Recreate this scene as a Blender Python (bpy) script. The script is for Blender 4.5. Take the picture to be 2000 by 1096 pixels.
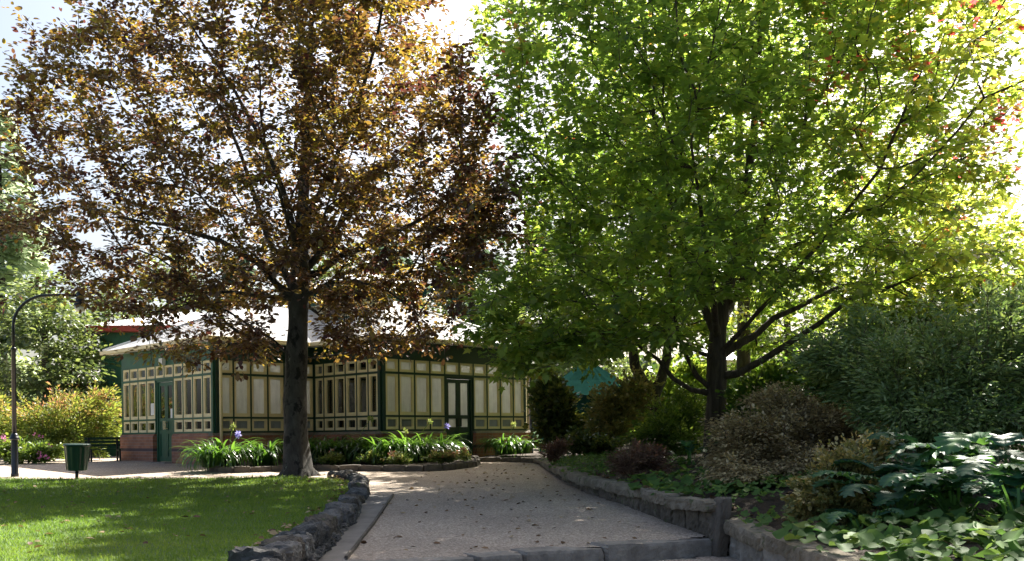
import bpy, math, random
import numpy as np
from mathutils import Vector, Matrix

R = math.radians
rng = np.random.default_rng(7)
random.seed(7)
scene = bpy.context.scene
for o in list(bpy.data.objects):
    bpy.data.objects.remove(o)
C = scene.collection

# ------------------------------------------------------------------ camera
EYE = 1.6
FPX = 1900.0            # focal length in photo pixels (photo is 2000 wide)
HX, HY = 1000.0, 849.0  # principal point: the eye-level line lies low in the cropped photo
ROLL = 0.011
cam_d = bpy.data.cameras.new("camera")
cam = bpy.data.objects.new("camera", cam_d)
C.objects.link(cam)
cam.location = (0, 0, EYE)
cam.rotation_euler = (Matrix.Rotation(R(90), 3, 'X') @ Matrix.Rotation(-ROLL, 3, 'Z')).to_euler()
cam_d.sensor_width = 36.0
cam_d.lens = 36.0 * FPX / 2000.0
cam_d.shift_y = (HY - 548.0) / 2000.0
cam_d.clip_end = 2000
cam_d.clip_start = 0.05
scene.camera = cam

# ------------------------------------------------------------------ light
SUN_AZ, SUN_EL = R(29), R(47)        # azimuth to the right of the view direction (+Y)
world = bpy.data.worlds.new("World")
scene.world = world
world.use_nodes = True
nt = world.node_tree
bg = nt.nodes["Background"]
sky = nt.nodes.new("ShaderNodeTexSky")
sky.sky_type = 'NISHITA'
sky.sun_disc = False
sky.sun_elevation = SUN_EL
sky.sun_rotation = SUN_AZ
sky.air_density = 1.0
sky.dust_density = 5.0
sky.ozone_density = 1.0
nt.links.new(sky.outputs[0], bg.inputs[0])
bg.inputs[1].default_value = 0.052
sun_d = bpy.data.lights.new("sun", 'SUN')
sun_d.energy = 4.2
sun_d.angle = R(0.55)
sun_d.color = (1.0, 0.94, 0.84)
sun = bpy.data.objects.new("sun", sun_d)
C.objects.link(sun)
sdir = Vector((math.sin(SUN_AZ) * math.cos(SUN_EL), math.cos(SUN_AZ) * math.cos(SUN_EL), math.sin(SUN_EL)))
sun.rotation_euler = sdir.to_track_quat('Z', 'Y').to_euler()
sun.location = sdir * 60
scene.view_settings.view_transform = 'Standard'
scene.view_settings.look = 'None'
scene.view_settings.exposure = 2.22
scene.view_settings.gamma = 1.0
scene.cycles.max_bounces = 8
scene.cycles.diffuse_bounces = 5
scene.cycles.glossy_bounces = 3
scene.cycles.transmission_bounces = 6
scene.cycles.transparent_max_bounces = 12
scene.cycles.sample_clamp_indirect = 8.0

# ------------------------------------------------------------------ pixel helpers (photo pixels -> points in the place)
cr, sr = math.cos(ROLL), math.sin(ROLL)
def P(px, py, Y):
    u = (px - HX) / FPX; v = (HY - py) / FPX
    return np.array([Y * (u * cr + v * sr), Y, EYE + Y * (-u * sr + v * cr)])
def path_z(Y):
    return 0.4 + 0.0315 * (np.clip(Y, 10.5, 28.0) - 10.5)
def lawn_z(Y):
    return np.maximum(0.62, path_z(Y) + 0.035)
def G(px, py, zf=path_z):
    lo, hi = 3.0, 80.0
    for _ in range(60):
        m = 0.5 * (lo + hi)
        if P(px, py, m)[2] > zf(m): lo = m
        else: hi = m
    return P(px, py, lo)

# ------------------------------------------------------------------ tagging
def tag(o, label=None, cat=None, group=None, kind=None):
    if label: o['label'] = label
    if cat: o['category'] = cat
    if group: o['group'] = group
    if kind: o['kind'] = kind
    return o
def empty(name, loc, rz=0.0):
    o = bpy.data.objects.new(name, None)
    o.empty_display_size = 0.2
    C.objects.link(o)
    o.location = loc
    o.rotation_euler = (0, 0, rz)
    return o
def link(name, me, mats, parent=None):
    o = bpy.data.objects.new(name, me)
    C.objects.link(o)
    if not isinstance(mats, (list, tuple)): mats = [mats]
    for m in mats: me.materials.append(m)
    if parent is not None: o.parent = parent
    return o

# ------------------------------------------------------------------ mesh helpers
class MB:
    """collects shapes, then links them as ONE mesh object"""
    def __init__(s): s.v = []; s.f = []; s.sm = []
    def add(s, vs, fs, smooth=False):
        b = len(s.v)
        s.v.extend([tuple(map(float, p)) for p in vs])
        s.f.extend([tuple(i + b for i in f) for f in fs])
        s.sm.extend([smooth] * len(fs))
    def hexa(s, p):   # 8 points: bottom ring, top ring
        s.add(p, [(3, 2, 1, 0), (4, 5, 6, 7), (0, 1, 5, 4), (1, 2, 6, 5), (2, 3, 7, 6), (3, 0, 4, 7)])
    def box(s, x0, x1, y0, y1, z0, z1):
        s.hexa([(x0, y0, z0), (x1, y0, z0), (x1, y1, z0), (x0, y1, z0), (x0, y0, z1), (x1, y0, z1), (x1, y1, z1), (x0, y1, z1)])
    def fbox(s, fr, a0, a1, n0, n1, z0, z1):
        o, d, n = fr
        q = lambda a, b, z: (o[0] + a * d[0] + b * n[0], o[1] + a * d[1] + b * n[1], z)
        s.hexa([q(a0, n1, z0), q(a1, n1, z0), q(a1, n0, z0), q(a0, n0, z0), q(a0, n1, z1), q(a1, n1, z1), q(a1, n0, z1), q(a0, n0, z1)])
    def bar(s, p, q, w, h, up=(0, 0, 1)):
        p = Vector(p); q = Vector(q); d = (q - p).normalized()
        side = d.cross(Vector(up))
        if side.length < 1e-4: side = d.cross(Vector((1, 0, 0)))
        side.normalize(); u2 = side.cross(d)
        a = side * w / 2; b = u2 * h / 2
        s.hexa([p - a - b, q - a - b, q + a - b, p + a - b, p - a + b, q - a + b, q + a + b, p + a + b])
    def lathe(s, prof, n=20, c=(0, 0, 0), cap=True, smooth=True):
        vs = []; fs = []
        for (r, z) in prof:
            for k in range(n):
                a = 2 * math.pi * k / n
                vs.append((c[0] + r * math.cos(a), c[1] + r * math.sin(a), c[2] + z))
        for i in range(len(prof) - 1):
            for k in range(n):
                k2 = (k + 1) % n
                fs.append((i * n + k, i * n + k2, (i + 1) * n + k2, (i + 1) * n + k))
        s.add(vs, fs, smooth)
        if cap:
            b = len(s.v) - len(vs)
            s.f.append(tuple(b + k for k in reversed(range(n)))); s.sm.append(False)
            s.f.append(tuple(b + (len(prof) - 1) * n + k for k in range(n))); s.sm.append(False)
    def tube(s, pts, rad, n=6, cap=True):
        vs, fs = tube_arrays(np.array(pts, float), np.array(rad, float) if np.ndim(rad) else np.full(len(pts), float(rad)), n)
        s.add(vs, fs, True)
        if cap:
            b = len(s.v) - len(vs)
            s.f.append(tuple(b + k for k in reversed(range(n)))); s.sm.append(False)
            s.f.append(tuple(b + (len(pts) - 1) * n + k for k in range(n))); s.sm.append(False)
    def build(s, name, mats, parent=None):
        me = bpy.data.meshes.new(name)
        me.from_pydata(s.v, [], s.f)
        me.polygons.foreach_set("use_smooth", s.sm)
        me.update()
        return link(name, me, mats, parent)

def tube_arrays(pts, rad, n):
    m = len(pts)
    t = np.zeros_like(pts)
    t[1:-1] = pts[2:] - pts[:-2]; t[0] = pts[1] - pts[0]; t[-1] = pts[-1] - pts[-2]
    t /= np.linalg.norm(t, axis=1)[:, None] + 1e-9
    ref = np.array([0.0, 0.0, 1.0]) if abs(t[0][2]) < 0.8 else np.array([1.0, 0.0, 0.0])
    u = np.cross(t[0], ref); u /= np.linalg.norm(u) + 1e-9
    ang = np.arange(n) * 2 * math.pi / n
    ca, sa = np.cos(ang), np.sin(ang)
    vs = np.zeros((m, n, 3))
    for i in range(m):
        u = u - t[i] * np.dot(u, t[i]); u /= np.linalg.norm(u) + 1e-9
        w = np.cross(t[i], u)
        vs[i] = pts[i] + rad[i] * (ca[:, None] * u + sa[:, None] * w)
    fs = []
    for i in range(m - 1):
        a = i * n
        for k in range(n):
            k2 = (k + 1) % n
            fs.append((a + k, a + k2, a + n + k2, a + n + k))
    return vs.reshape(-1, 3), fs

def np_mesh(name, verts, loops, starts, totals, mats, parent=None, tint=None, smooth=False):
    me = bpy.data.meshes.new(name)
    me.vertices.add(len(verts)); me.vertices.foreach_set("co", np.ascontiguousarray(verts, dtype=np.float32).ravel())
    me.loops.add(len(loops)); me.loops.foreach_set("vertex_index", np.ascontiguousarray(loops, dtype=np.int32))
    me.polygons.add(len(starts))
    me.polygons.foreach_set("loop_start", np.ascontiguousarray(starts, dtype=np.int32))
    me.polygons.foreach_set("loop_total", np.ascontiguousarray(totals, dtype=np.int32))
    if smooth: me.polygons.foreach_set("use_smooth", np.ones(len(starts), dtype=bool))
    me.update(calc_edges=True)
    if tint is not None:
        at = me.attributes.new("tint", 'FLOAT', 'POINT')
        at.data.foreach_set("value", np.ascontiguousarray(tint, dtype=np.float32))
    return link(name, me, mats, parent)

def unit(a): return a / (np.linalg.norm(a, axis=-1, keepdims=True) + 1e-9)

def leaf_mesh(name, pos, d, nrm, size, T, F, tint, mats, parent=None, smooth=False):
    """many leaves as one crown: T template points (k,3), F template faces"""
    N = len(pos); k = len(T)
    x = unit(d); y = unit(np.cross(nrm, x)); z = np.cross(x, y)
    s = np.broadcast_to(np.asarray(size, float), (N,))[:, None, None]
    V = pos[:, None, :] + s * (T[None, :, 0, None] * x[:, None, :] + T[None, :, 1, None] * y[:, None, :] + T[None, :, 2, None] * z[:, None, :])
    fl = np.concatenate([np.array(f) for f in F]); ft = np.array([len(f) for f in F])
    loops = (fl[None, :] + (np.arange(N) * k)[:, None]).ravel()
    totals = np.tile(ft, N)
    starts = np.concatenate([[0], np.cumsum(totals)[:-1]])
    return np_mesh(name, V.reshape(-1, 3), loops, starts, totals, mats, parent, np.repeat(tint, k), smooth)

# leaf templates (length 1 along x)
T_OVAL = np.array([(0, 0, 0), (.28, .30, .07), (.68, .29, .05), (1, 0, -.08), (.68, -.29, .05), (.28, -.30, .07)]); F_OVAL = [(0, 3, 2, 1), (0, 5, 4, 3)]
T_LANCE = np.array([(0, 0, 0), (.3, .16, .04), (.65, .13, .03), (1, 0, -.06), (.65, -.13, .03), (.3, -.16, .04)]); F_LANCE = F_OVAL
def maple_t():
    pts = [(0, 0)]
    for (a, r) in [(-150, .22), (-118, .50), (-92, .34), (-62, .66), (-40, .40), (-22, .52), (0, .95), (22, .52), (40, .40), (62, .66), (92, .34), (118, .50), (150, .22)]:
        pts.append((.32 + r * .72 * math.cos(R(a)), r * .72 * math.sin(R(a))))
    return np.array([(x, y, .10 * abs(y) - .12 * max(0, x - .4) ** 2) for x, y in pts])
T_MAPLE = maple_t(); F_MAPLE = [tuple(range(14))]
T_DIAM = np.array([(0, 0, 0), (.45, .3, .05), (1, 0, 0), (.45, -.3, .05)]); F_DIAM = [(0, 1, 2), (0, 2, 3)]
T_NEED = np.array([(0, .03, 0), (.5, .09, .02), (1, 0, -.05), (.5, -.09, .02), (0, -.03, 0)]); F_NEED = [(0, 4, 3, 2, 1)]

# ------------------------------------------------------------------ materials
def new_mat(name):
    m = bpy.data.materials.new(name); m.use_nodes = True
    t = m.node_tree; b = t.nodes["Principled BSDF"]
    return m, t, b
def ramp(t, fac, stops):
    r = t.nodes.new("ShaderNodeValToRGB")
    e = r.color_ramp.elements
    while len(e) < len(stops): e.new(0.5)
    for el, (p, c) in zip(e, stops): el.position = p; el.color = (*c, 1)
    t.links.new(fac, r.inputs[0]); return r.outputs[0]
def coords(t, scale=1.0, kind='Object'):
    tc = t.nodes.new("ShaderNodeTexCoord")
    mp = t.nodes.new("ShaderNodeMapping")
    mp.inputs['Scale'].default_value = (scale, scale, scale) if not isinstance(scale, tuple) else scale
    t.links.new(tc.outputs[kind], mp.inputs[0]); return mp.outputs[0]
def noise(t, vec, scale, detail=4, rough=.6):
    n = t.nodes.new("ShaderNodeTexNoise"); n.inputs['Scale'].default_value = scale
    n.inputs['Detail'].default_value = detail; n.inputs['Roughness'].default_value = rough
    t.links.new(vec, n.inputs['Vector']); return n.outputs['Fac']
def mix(t, fac, a, b, mode='MIX'):
    m = t.nodes.new("ShaderNodeMix"); m.data_type = 'RGBA'; m.blend_type = mode
    for sock, val in ((m.inputs[0], fac), (m.inputs[6], a), (m.inputs[7], b)):
        if isinstance(val, (int, float)): sock.default_value = val
        elif isinstance(val, tuple): sock.default_value = (*val, 1)
        else: t.links.new(val, sock)
    return m.outputs[2]
def bump(t, b, h, strength=.4, dist=.02):
    n = t.nodes.new("ShaderNodeBump"); n.inputs['Strength'].default_value = strength; n.inputs['Distance'].default_value = dist
    t.links.new(h, n.inputs['Height']); t.links.new(n.outputs[0], b.inputs['Normal'])

def m_paint(name, col, rough=.45, dirt=.25, var=.15):
    m, t, b = new_mat(name)
    v = coords(t)
    n = noise(t, v, 2.2, 5, .65)
    c = ramp(t, n, [(.3, tuple(x * (1 - dirt) for x in col)), (.62, col), (.8, tuple(min(1, x * (1 + var)) for x in col))])
    t.links.new(c, b.inputs['Base Color'])
    b.inputs['Roughness'].default_value = rough
    bump(t, b, noise(t, v, 30, 3), .08, .01)
    return m
def m_leaf(name, stops, tstops, trans=.45, rough=.42, spec=.5, clear=0.0):
    m, t, b = new_mat(name)
    at = t.nodes.new("ShaderNodeAttribute"); at.attribute_name = "tint"
    c = ramp(t, at.outputs['Fac'], stops); c2 = ramp(t, at.outputs['Fac'], tstops)
    t.links.new(c, b.inputs['Base Color'])
    b.inputs['Roughness'].default_value = rough
    b.inputs['Specular IOR Level'].default_value = spec
    b.inputs['Coat Weight'].default_value = clear
    b.inputs['Coat Roughness'].default_value = .2
    tr = t.nodes.new("ShaderNodeBsdfTranslucent"); t.links.new(c2, tr.inputs[0])
    ms = t.nodes.new("ShaderNodeMixShader"); ms.inputs[0].default_value = trans
    t.links.new(b.outputs[0], ms.inputs[1]); t.links.new(tr.outputs[0], ms.inputs[2])
    t.links.new(ms.outputs[0], t.nodes["Material Output"].inputs[0])
    return m
def m_rock(name, cols, scale=3.0, bstr=.7, bdist=.03, lichen=None, rough=.9):
    m, t, b = new_mat(name)
    v = coords(t)
    n = noise(t, v, scale, 8, .65)
    c = ramp(t, n, [(.28, cols[0]), (.5, cols[1]), (.72, cols[2])])
    if lichen:
        n2 = noise(t, v, lichen[1], 5, .6)
        f = ramp(t, n2, [(lichen[2], (0, 0, 0)), (lichen[2] + .08, (1, 1, 1))])
        c = mix(t, f, c, lichen[0])
    t.links.new(c, b.inputs['Base Color']); b.inputs['Roughness'].default_value = rough
    bump(t, b, noise(t, v, scale * 5, 8, .7), bstr, bdist)
    return m
def m_bark(name, cols, patch=None, vert=.25, sc=9, bd=.03, patch2=None):
    m, t, b = new_mat(name)
    v = coords(t, (1, 1, vert))
    n = noise(t, v, sc, 8, .7)
    c = ramp(t, n, [(.3, cols[0]), (.5, cols[1]), (.72, cols[2])])
    v2 = coords(t, (1, 1, .6))
    for pt in (patch, patch2):
        if pt:
            n2 = noise(t, v2, pt[1], 6, .7)
            f = ramp(t, n2, [(pt[2], (0, 0, 0)), (pt[2] + .05, (1, 1, 1))])
            c = mix(t, f, c, pt[0])
    t.links.new(c, b.inputs['Base Color']); b.inputs['Roughness'].default_value = .95
    bump(t, b, n, .8, bd)
    return m

M = {}
M['cream'] = m_paint('cream_paint', (.80, .68, .41), .5, .15)
M['green'] = m_paint('green_paint', (.022, .10, .058), .4, .35)
M['dark_green'] = m_paint('dark_green_paint', (.010, .042, .028), .35, .35)
M['grey_pale'] = m_paint('pale_grey_paint', (.62, .62, .58), .5, .2)
M['red'] = m_paint('red_paint', (.36, .045, .03), .5, .2)
M['black'] = m_paint('black_paint', (.012, .014, .02), .3, .2)
M['bin'] = m_paint('bin_green_paint', (.006, .05, .026), .35, .3)
M['teal'] = m_paint('teal_cloth', (.008, .030, .027), .8, .3)
M['teal'].node_tree.nodes['Principled BSDF'].inputs['Specular IOR Level'].default_value = 0
M['white'] = m_paint('white_paint', (.75, .75, .73), .5, .12)
def roof_mat(name, col, axis, clear=0):
    m, t, b = new_mat(name)
    v = coords(t)
    n = noise(t, v, .9, 6, .7)
    c = ramp(t, n, [(.3, tuple(x * .72 for x in col)), (.55, col), (.8, tuple(min(.9, x * 1.1) for x in col))])
    w = t.nodes.new("ShaderNodeTexWave"); w.wave_type = 'BANDS'; w.bands_direction = axis
    w.inputs['Scale'].default_value = 4.0; t.links.new(v, w.inputs['Vector'])
    t.links.new(c, b.inputs['Base Color']); b.inputs['Roughness'].default_value = .5
    bump(t, b, w.outputs['Fac'], .8, .02)
    if clear:      # translucent glasshouse sheeting
        tr = t.nodes.new("ShaderNodeBsdfTranslucent"); t.links.new(c, tr.inputs[0])
        ms = t.nodes.new("ShaderNodeMixShader"); ms.inputs[0].default_value = clear
        t.links.new(b.outputs[0], ms.inputs[1]); t.links.new(tr.outputs[0], ms.inputs[2]); t.links.new(ms.outputs[0], t.nodes["Material Output"].inputs[0])
    return m
M['roof_x'] = roof_mat('roof_iron_a', (.62, .63, .66), 'X')
M['roof_y'] = roof_mat('roof_iron_b', (.62, .63, .66), 'Y')
M['sheet_x'] = roof_mat('roof_sheet_a', (.78, .79, .82), 'X', .6)
M['sheet_y'] = roof_mat('roof_sheet_b', (.78, .79, .82), 'Y', .6)
M['roof_grey'] = roof_mat('roof_iron_weathered', (.36, .34, .32), 'X')
def brick_mat():
    m, t, b = new_mat('brick')
    tc = t.nodes.new("ShaderNodeTexCoord"); sp = t.nodes.new("ShaderNodeSeparateXYZ"); t.links.new(tc.outputs['Object'], sp.inputs[0])
    ad = t.nodes.new("ShaderNodeMath"); t.links.new(sp.outputs[0], ad.inputs[0]); t.links.new(sp.outputs[1], ad.inputs[1])
    cb = t.nodes.new("ShaderNodeCombineXYZ"); t.links.new(ad.outputs[0], cb.inputs[0]); t.links.new(sp.outputs[2], cb.inputs[1])
    br = t.nodes.new("ShaderNodeTexBrick"); t.links.new(cb.outputs[0], br.inputs['Vector'])
    br.inputs['Scale'].default_value = 1.0; br.inputs['Brick Width'].default_value = .24; br.inputs['Row Height'].default_value = .086
    br.inputs['Mortar Size'].default_value = .007; br.inputs['Mortar Smooth'].default_value = .2
    br.inputs['Color1'].default_value = (.37, .175, .105, 1); br.inputs['Color2'].default_value = (.27, .12, .075, 1); br.inputs['Mortar'].default_value = (.30, .22, .18, 1)
    n = noise(t, tc.outputs['Object'], 3, 6)
    c = mix(t, .6, br.outputs['Color'], ramp(t, n, [(.3, (.55, .5, .5)), (.7, (1.1, 1.05, 1.0))]), 'MULTIPLY')
    # a darker band of blue bricks two thirds down
    zr = t.nodes.new("ShaderNodeMath"); zr.operation = 'COMPARE'; zr.inputs[1].default_value = .48; zr.inputs[2].default_value = .04
    t.links.new(sp.outputs[2], zr.inputs[0])
    c = mix(t, zr.outputs[0], c, (.075, .05, .055))
    t.links.new(c, b.inputs['Base Color']); b.inputs['Roughness'].default_value = .85
    bump(t, b, br.outputs['Fac'], -.4, .008)
    return m
M['brick'] = brick_mat()
M['stone_cap'] = m_rock('plinth_stone', ((.13, .12, .10), (.20, .18, .15), (.27, .24, .20)), 4)
def pane_white(name, col, rough=.25):
    m, t, b = new_mat(name)
    v = coords(t)
    n = noise(t, v, 3.5, 6, .7); n2 = noise(t, coords(t, (8, 8, .8)), 2.0, 4)
    c = ramp(t, n, [(.3, tuple(x * .85 for x in col)), (.6, col)])
    c = mix(t, .25, c, ramp(t, n2, [(.35, tuple(x * .6 for x in col)), (.6, col)]))
    t.links.new(c, b.inputs['Base Color']); b.inputs['Roughness'].default_value = rough
    b.inputs['Coat Weight'].default_value = .6; b.inputs['Coat Roughness'].default_value = .04
    tr = t.nodes.new("ShaderNodeBsdfTranslucent"); t.links.new(c, tr.inputs[0])
    ms = t.nodes.new("ShaderNodeMixShader"); ms.inputs[0].default_value = .55
    t.links.new(b.outputs[0], ms.inputs[1]); t.links.new(tr.outputs[0], ms.inputs[2]); t.links.new(ms.outputs[0], t.nodes["Material Output"].inputs[0])
    return m
M['pane_white'] = pane_white('whitewashed_glass', (.84, .84, .80))
M['pane_grey'] = pane_white('frosted_glass', (.34, .37, .37))
def glass_mat():
    m, t, b = new_mat('clear_glass')
    t.nodes.remove(b)
    tr = t.nodes.new("ShaderNodeBsdfTransparent"); tr.inputs[0].default_value = (.82, .86, .84, 1)
    gl = t.nodes.new("ShaderNodeBsdfGlossy"); gl.inputs['Roughness'].default_value = .01; gl.inputs[0].default_value = (.95, .97, 1, 1)
    fr = t.nodes.new("ShaderNodeFresnel"); fr.inputs[0].default_value = 2.1
    ms = t.nodes.new("ShaderNodeMixShader")
    t.links.new(fr.outputs[0], ms.inputs[0]); t.links.new(tr.outputs[0], ms.inputs[1]); t.links.new(gl.outputs[0], ms.inputs[2])
    t.links.new(ms.outputs[0], t.nodes["Material Output"].inputs[0])
    return m
M['glass'] = glass_mat()
M['inside'] = m_paint('inside_wall', (.16, .14, .11), .8, .3)
M['beech_bark'] = m_bark('beech_bark', ((.024, .022, .019), (.048, .045, .039), (.08, .075, .066)), ((.007, .008, .006), 3.6, .53), .5, 7, .015, ((.14, .16, .13), 6.0, .64))
M['maple_bark'] = m_bark('maple_bark', ((.022, .017, .013), (.06, .047, .037), (.12, .10, .082)), None, .12, 14, .05)
M['dark_bark'] = m_bark('dark_bark', ((.02, .016, .013), (.05, .04, .032), (.10, .085, .07)), None, .2, 10, .04)
M['stem'] = m_bark('shrub_stem', ((.03, .022, .015), (.07, .05, .035), (.12, .09, .06)), None, .3, 20, .005)

def g3(*c): return c
M['beech_leaf'] = m_leaf('copper_beech_leaf',
    [(0, (.030, .017, .018)), (.45, (.046, .034, .020)), (.85, (.085, .075, .022)), (1, (.14, .13, .03))],
    [(0, (.18, .06, .045)), (.4, (.34, .20, .04)), (.66, (.56, .38, .05)), (.85, (.70, .58, .07)), (1, (.64, .66, .08))], .34, .33, .5)
M['maple_leaf'] = m_leaf('maple_leaf',
    [(0, (.036, .068, .020)), (.4, (.072, .118, .032)), (.75, (.14, .17, .035)), (.88, (.20, .12, .04)), (1, (.38, .05, .05))],
    [(0, (.20, .36, .05)), (.4, (.42, .60, .08)), (.75, (.78, .78, .10)), (.88, (.78, .42, .08)), (1, (.85, .12, .12))], .56, .4, .5)
M['lime_leaf'] = m_leaf('lime_leaf', [(0, (.05, .11, .02)), (1, (.13, .18, .03))], [(0, (.22, .42, .05)), (1, (.55, .60, .08))], .5)
M['ever_leaf'] = m_leaf('evergreen_leaf', [(0, (.03, .055, .02)), (.6, (.08, .12, .045)), (1, (.17, .20, .08))], [(0, (.10, .18, .03)), (1, (.42, .48, .12))], .35, .3, .8)
M['laurel_leaf'] = m_leaf('laurel_leaf', [(0, (.035, .065, .028)), (.6, (.075, .115, .042)), (1, (.16, .17, .05))], [(0, (.05, .09, .02)), (1, (.40, .38, .06))], .3, .25, .7)
M['bronze_leaf'] = m_leaf('bronze_leaf', [(0, (.12, .15, .05)), (.5, (.28, .26, .09)), (1, (.44, .32, .12))], [(0, (.2, .2, .05)), (1, (.5, .34, .1))], .3, .35, .6)
M['fine_leaf'] = m_leaf('fine_green_leaf', [(0, (.05, .10, .024)), (.6, (.11, .19, .04)), (1, (.21, .27, .06))], [(0, (.08, .18, .02)), (1, (.35, .42, .05))], .4, .45, .4)
M['blue_leaf'] = m_leaf('grey_green_leaf', [(0, (.07, .12, .04)), (.6, (.17, .25, .085)), (1, (.30, .36, .12))], [(0, (.08, .18, .04)), (1, (.34, .42, .09))], .34, .42, .5)
M['tan_leaf'] = m_leaf('bronzed_maple_leaf', [(0, (.16, .13, .06)), (.5, (.35, .28, .15)), (1, (.54, .46, .26))], [(0, (.28, .2, .08)), (1, (.5, .42, .2))], .3, .4, .5)
M['purple_leaf'] = m_leaf('purple_leaf', [(0, (.07, .042, .032)), (1, (.22, .145, .10))], [(0, (.12, .04, .03)), (1, (.25, .12, .07))], .3, .5, .4)
M['nandina_leaf'] = m_leaf('autumn_shrub_leaf', [(0, (.045, .085, .02)), (.55, (.14, .19, .04)), (.8, (.26, .20, .07)), (1, (.34, .12, .09))], [(0, (.12, .24, .03)), (.55, (.40, .46, .06)), (.8, (.6, .38, .12)), (1, (.6, .2, .15))], .4, .45, .4)
M['conifer'] = m_leaf('conifer_needle', [(0, (.035, .07, .048)), (1, (.10, .14, .095))], [(0, (.10, .18, .10)), (1, (.22, .31, .18))], .35, .6, .3)
M['cedar'] = m_leaf('pale_cedar_needle', [(0, (.24, .31, .19)), (1, (.38, .45, .28))], [(0, (.5, .6, .36)), (1, (.7, .78, .5))], .55, .6, .3)
M['strap'] = m_leaf('strap_leaf', [(0, (.014, .045, .012)), (1, (.055, .12, .025))], [(0, (.12, .30, .03)), (1, (.30, .55, .06))], .32, .28, .7)
M['acanthus'] = m_leaf('acanthus_leaf', [(0, (.016, .062, .034)), (.6, (.034, .11, .055)), (1, (.09, .2, .05))], [(0, (.04, .14, .05)), (1, (.2, .42, .06))], .22, .48, .3, .0)
M['heart'] = m_leaf('heart_leaf', [(0, (.034, .085, .022)), (.6, (.075, .16, .042)), (1, (.16, .22, .05))], [(0, (.10, .26, .05)), (1, (.34, .44, .08))], .35, .6, .15)
M['grass'] = m_leaf('grass_blade', [(0, (.075, .13, .016)), (.7, (.15, .22, .028)), (1, (.29, .27, .08))], [(0, (.18, .36, .03)), (1, (.42, .55, .07))], .4, .5, .3)
M['litter'] = m_leaf('dead_leaf', [(0, (.06, .03, .016)), (.5, (.18, .10, .05)), (1, (.42, .33, .18))], [(0, (.1, .05, .02)), (1, (.4, .25, .1))], .15, .6, .3)
M['petal_blue'] = m_leaf('lilac_petal', [(0, (.28, .24, .62)), (1, (.45, .42, .80))], [(0, (.4, .35, .8)), (1, (.5, .5, .9))], .4, .5)
M['bud_green'] = m_leaf('seed_head', [(0, (.16, .22, .05)), (1, (.34, .38, .10))], [(0, (.3, .4, .08)), (1, (.5, .55, .15))], .4, .5)
M['petal_red'] = m_leaf('red_petal', [(0, (.55, .03, .03)), (1, (.75, .12, .08))], [(0, (.7, .05, .05)), (1, (.8, .2, .12))], .4, .5)
M['petal_pink'] = m_leaf('pink_petal', [(0, (.50, .10, .35)), (1, (.65, .25, .45))], [(0, (.6, .15, .4)), (1, (.7, .3, .5))], .4, .5)
M['flowers_mix'] = m_leaf('bedding_plant', [(0, (.04, .085, .02)), (.6, (.12, .16, .045)), (.8, (.35, .28, .10)), (1, (.50, .16, .14))], [(0, (.14, .28, .04)), (.6, (.4, .45, .1)), (1, (.7, .25, .2))], .4, .5)

def gravel_mat():
    m, t, b = new_mat('gravel')
    v = coords(t)
    big = noise(t, v, .55, 5, .6); fine = noise(t, v, 34, 3, .85); mid = noise(t, v, 9, 5, .7)
    c = ramp(t, fine, [(.32, (.11, .088, .068)), (.5, (.38, .325, .27)), (.68, (.70, .62, .53))])
    c = mix(t, .55, c, ramp(t, big, [(.32, (.58, .54, .50)), (.66, (1.12, 1.06, .98))]), 'MULTIPLY')
    c = mix(t, .45, c, ramp(t, mid, [(.3, (.6, .57, .53)), (.65, (1.08, 1.06, 1.04))]), 'MULTIPLY')
    t.links.new(c, b.inputs['Base Color']); b.inputs['Roughness'].default_value = .95
    bump(t, b, fine, .7, .012)
    return m
M['gravel'] = gravel_mat()
M['concrete'] = m_rock('gutter_concrete', ((.13, .115, .10), (.20, .185, .165), (.27, .25, .22)), 2.2, .4, .01)
M['soil'] = m_rock('soil', ((.022, .015, .010), (.05, .034, .023), (.09, .062, .042)), 6, .9, .05)
M['ground'] = m_rock('park_ground', ((.03, .04, .015), (.05, .065, .022), (.08, .09, .04)), .7, .5, .05)
M['lawn'] = m_rock('lawn_soil', ((.035, .065, .014), (.055, .105, .02), (.085, .13, .03)), 1.2, .6, .03)
M['basalt'] = m_rock('dark_fieldstone', ((.035, .034, .032), (.075, .074, .070), (.14, .14, .135)), 4.5, .9, .05, ((.30, .31, .29), 9, .66))
M['basalt_pale'] = m_rock('grey_fieldstone', ((.07, .068, .062), (.125, .12, .112), (.20, .195, .18)), 5, .9, .04, ((.34, .35, .32), 8, .60))
M['basalt_brown'] = m_rock('brown_fieldstone', ((.04, .034, .026), (.085, .072, .056), (.15, .13, .10)), 4.5, .9, .05, ((.08, .10, .035), 6, .60))
M['mortar'] = m_rock('dark_mortar', ((.03, .028, .024), (.055, .05, .043), (.08, .075, .065)), 5, .8, .03)
M['sandstone'] = m_rock('weathered_sandstone', ((.10, .085, .06), (.20, .17, .125), (.33, .29, .23)), 3.2, .9, .035, ((.075, .095, .035), 4, .60))
M['sandstone_dark'] = m_rock('stained_shaded_sandstone', ((.05, .042, .032), (.11, .092, .07), (.22, .19, .15)), 4.2, .9, .035, ((.06, .085, .025), 5, .60))  # stained stone, darkened further with the shade under the coping
M['sandstone_pale'] = m_rock('pale_sandstone', ((.13, .115, .10), (.24, .22, .19), (.34, .315, .275)), 3.5, .8, .025)
M['kerb'] = m_rock('kerb_stone', ((.05, .042, .034), (.10, .085, .068), (.17, .145, .115)), 4, .8, .02)

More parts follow.
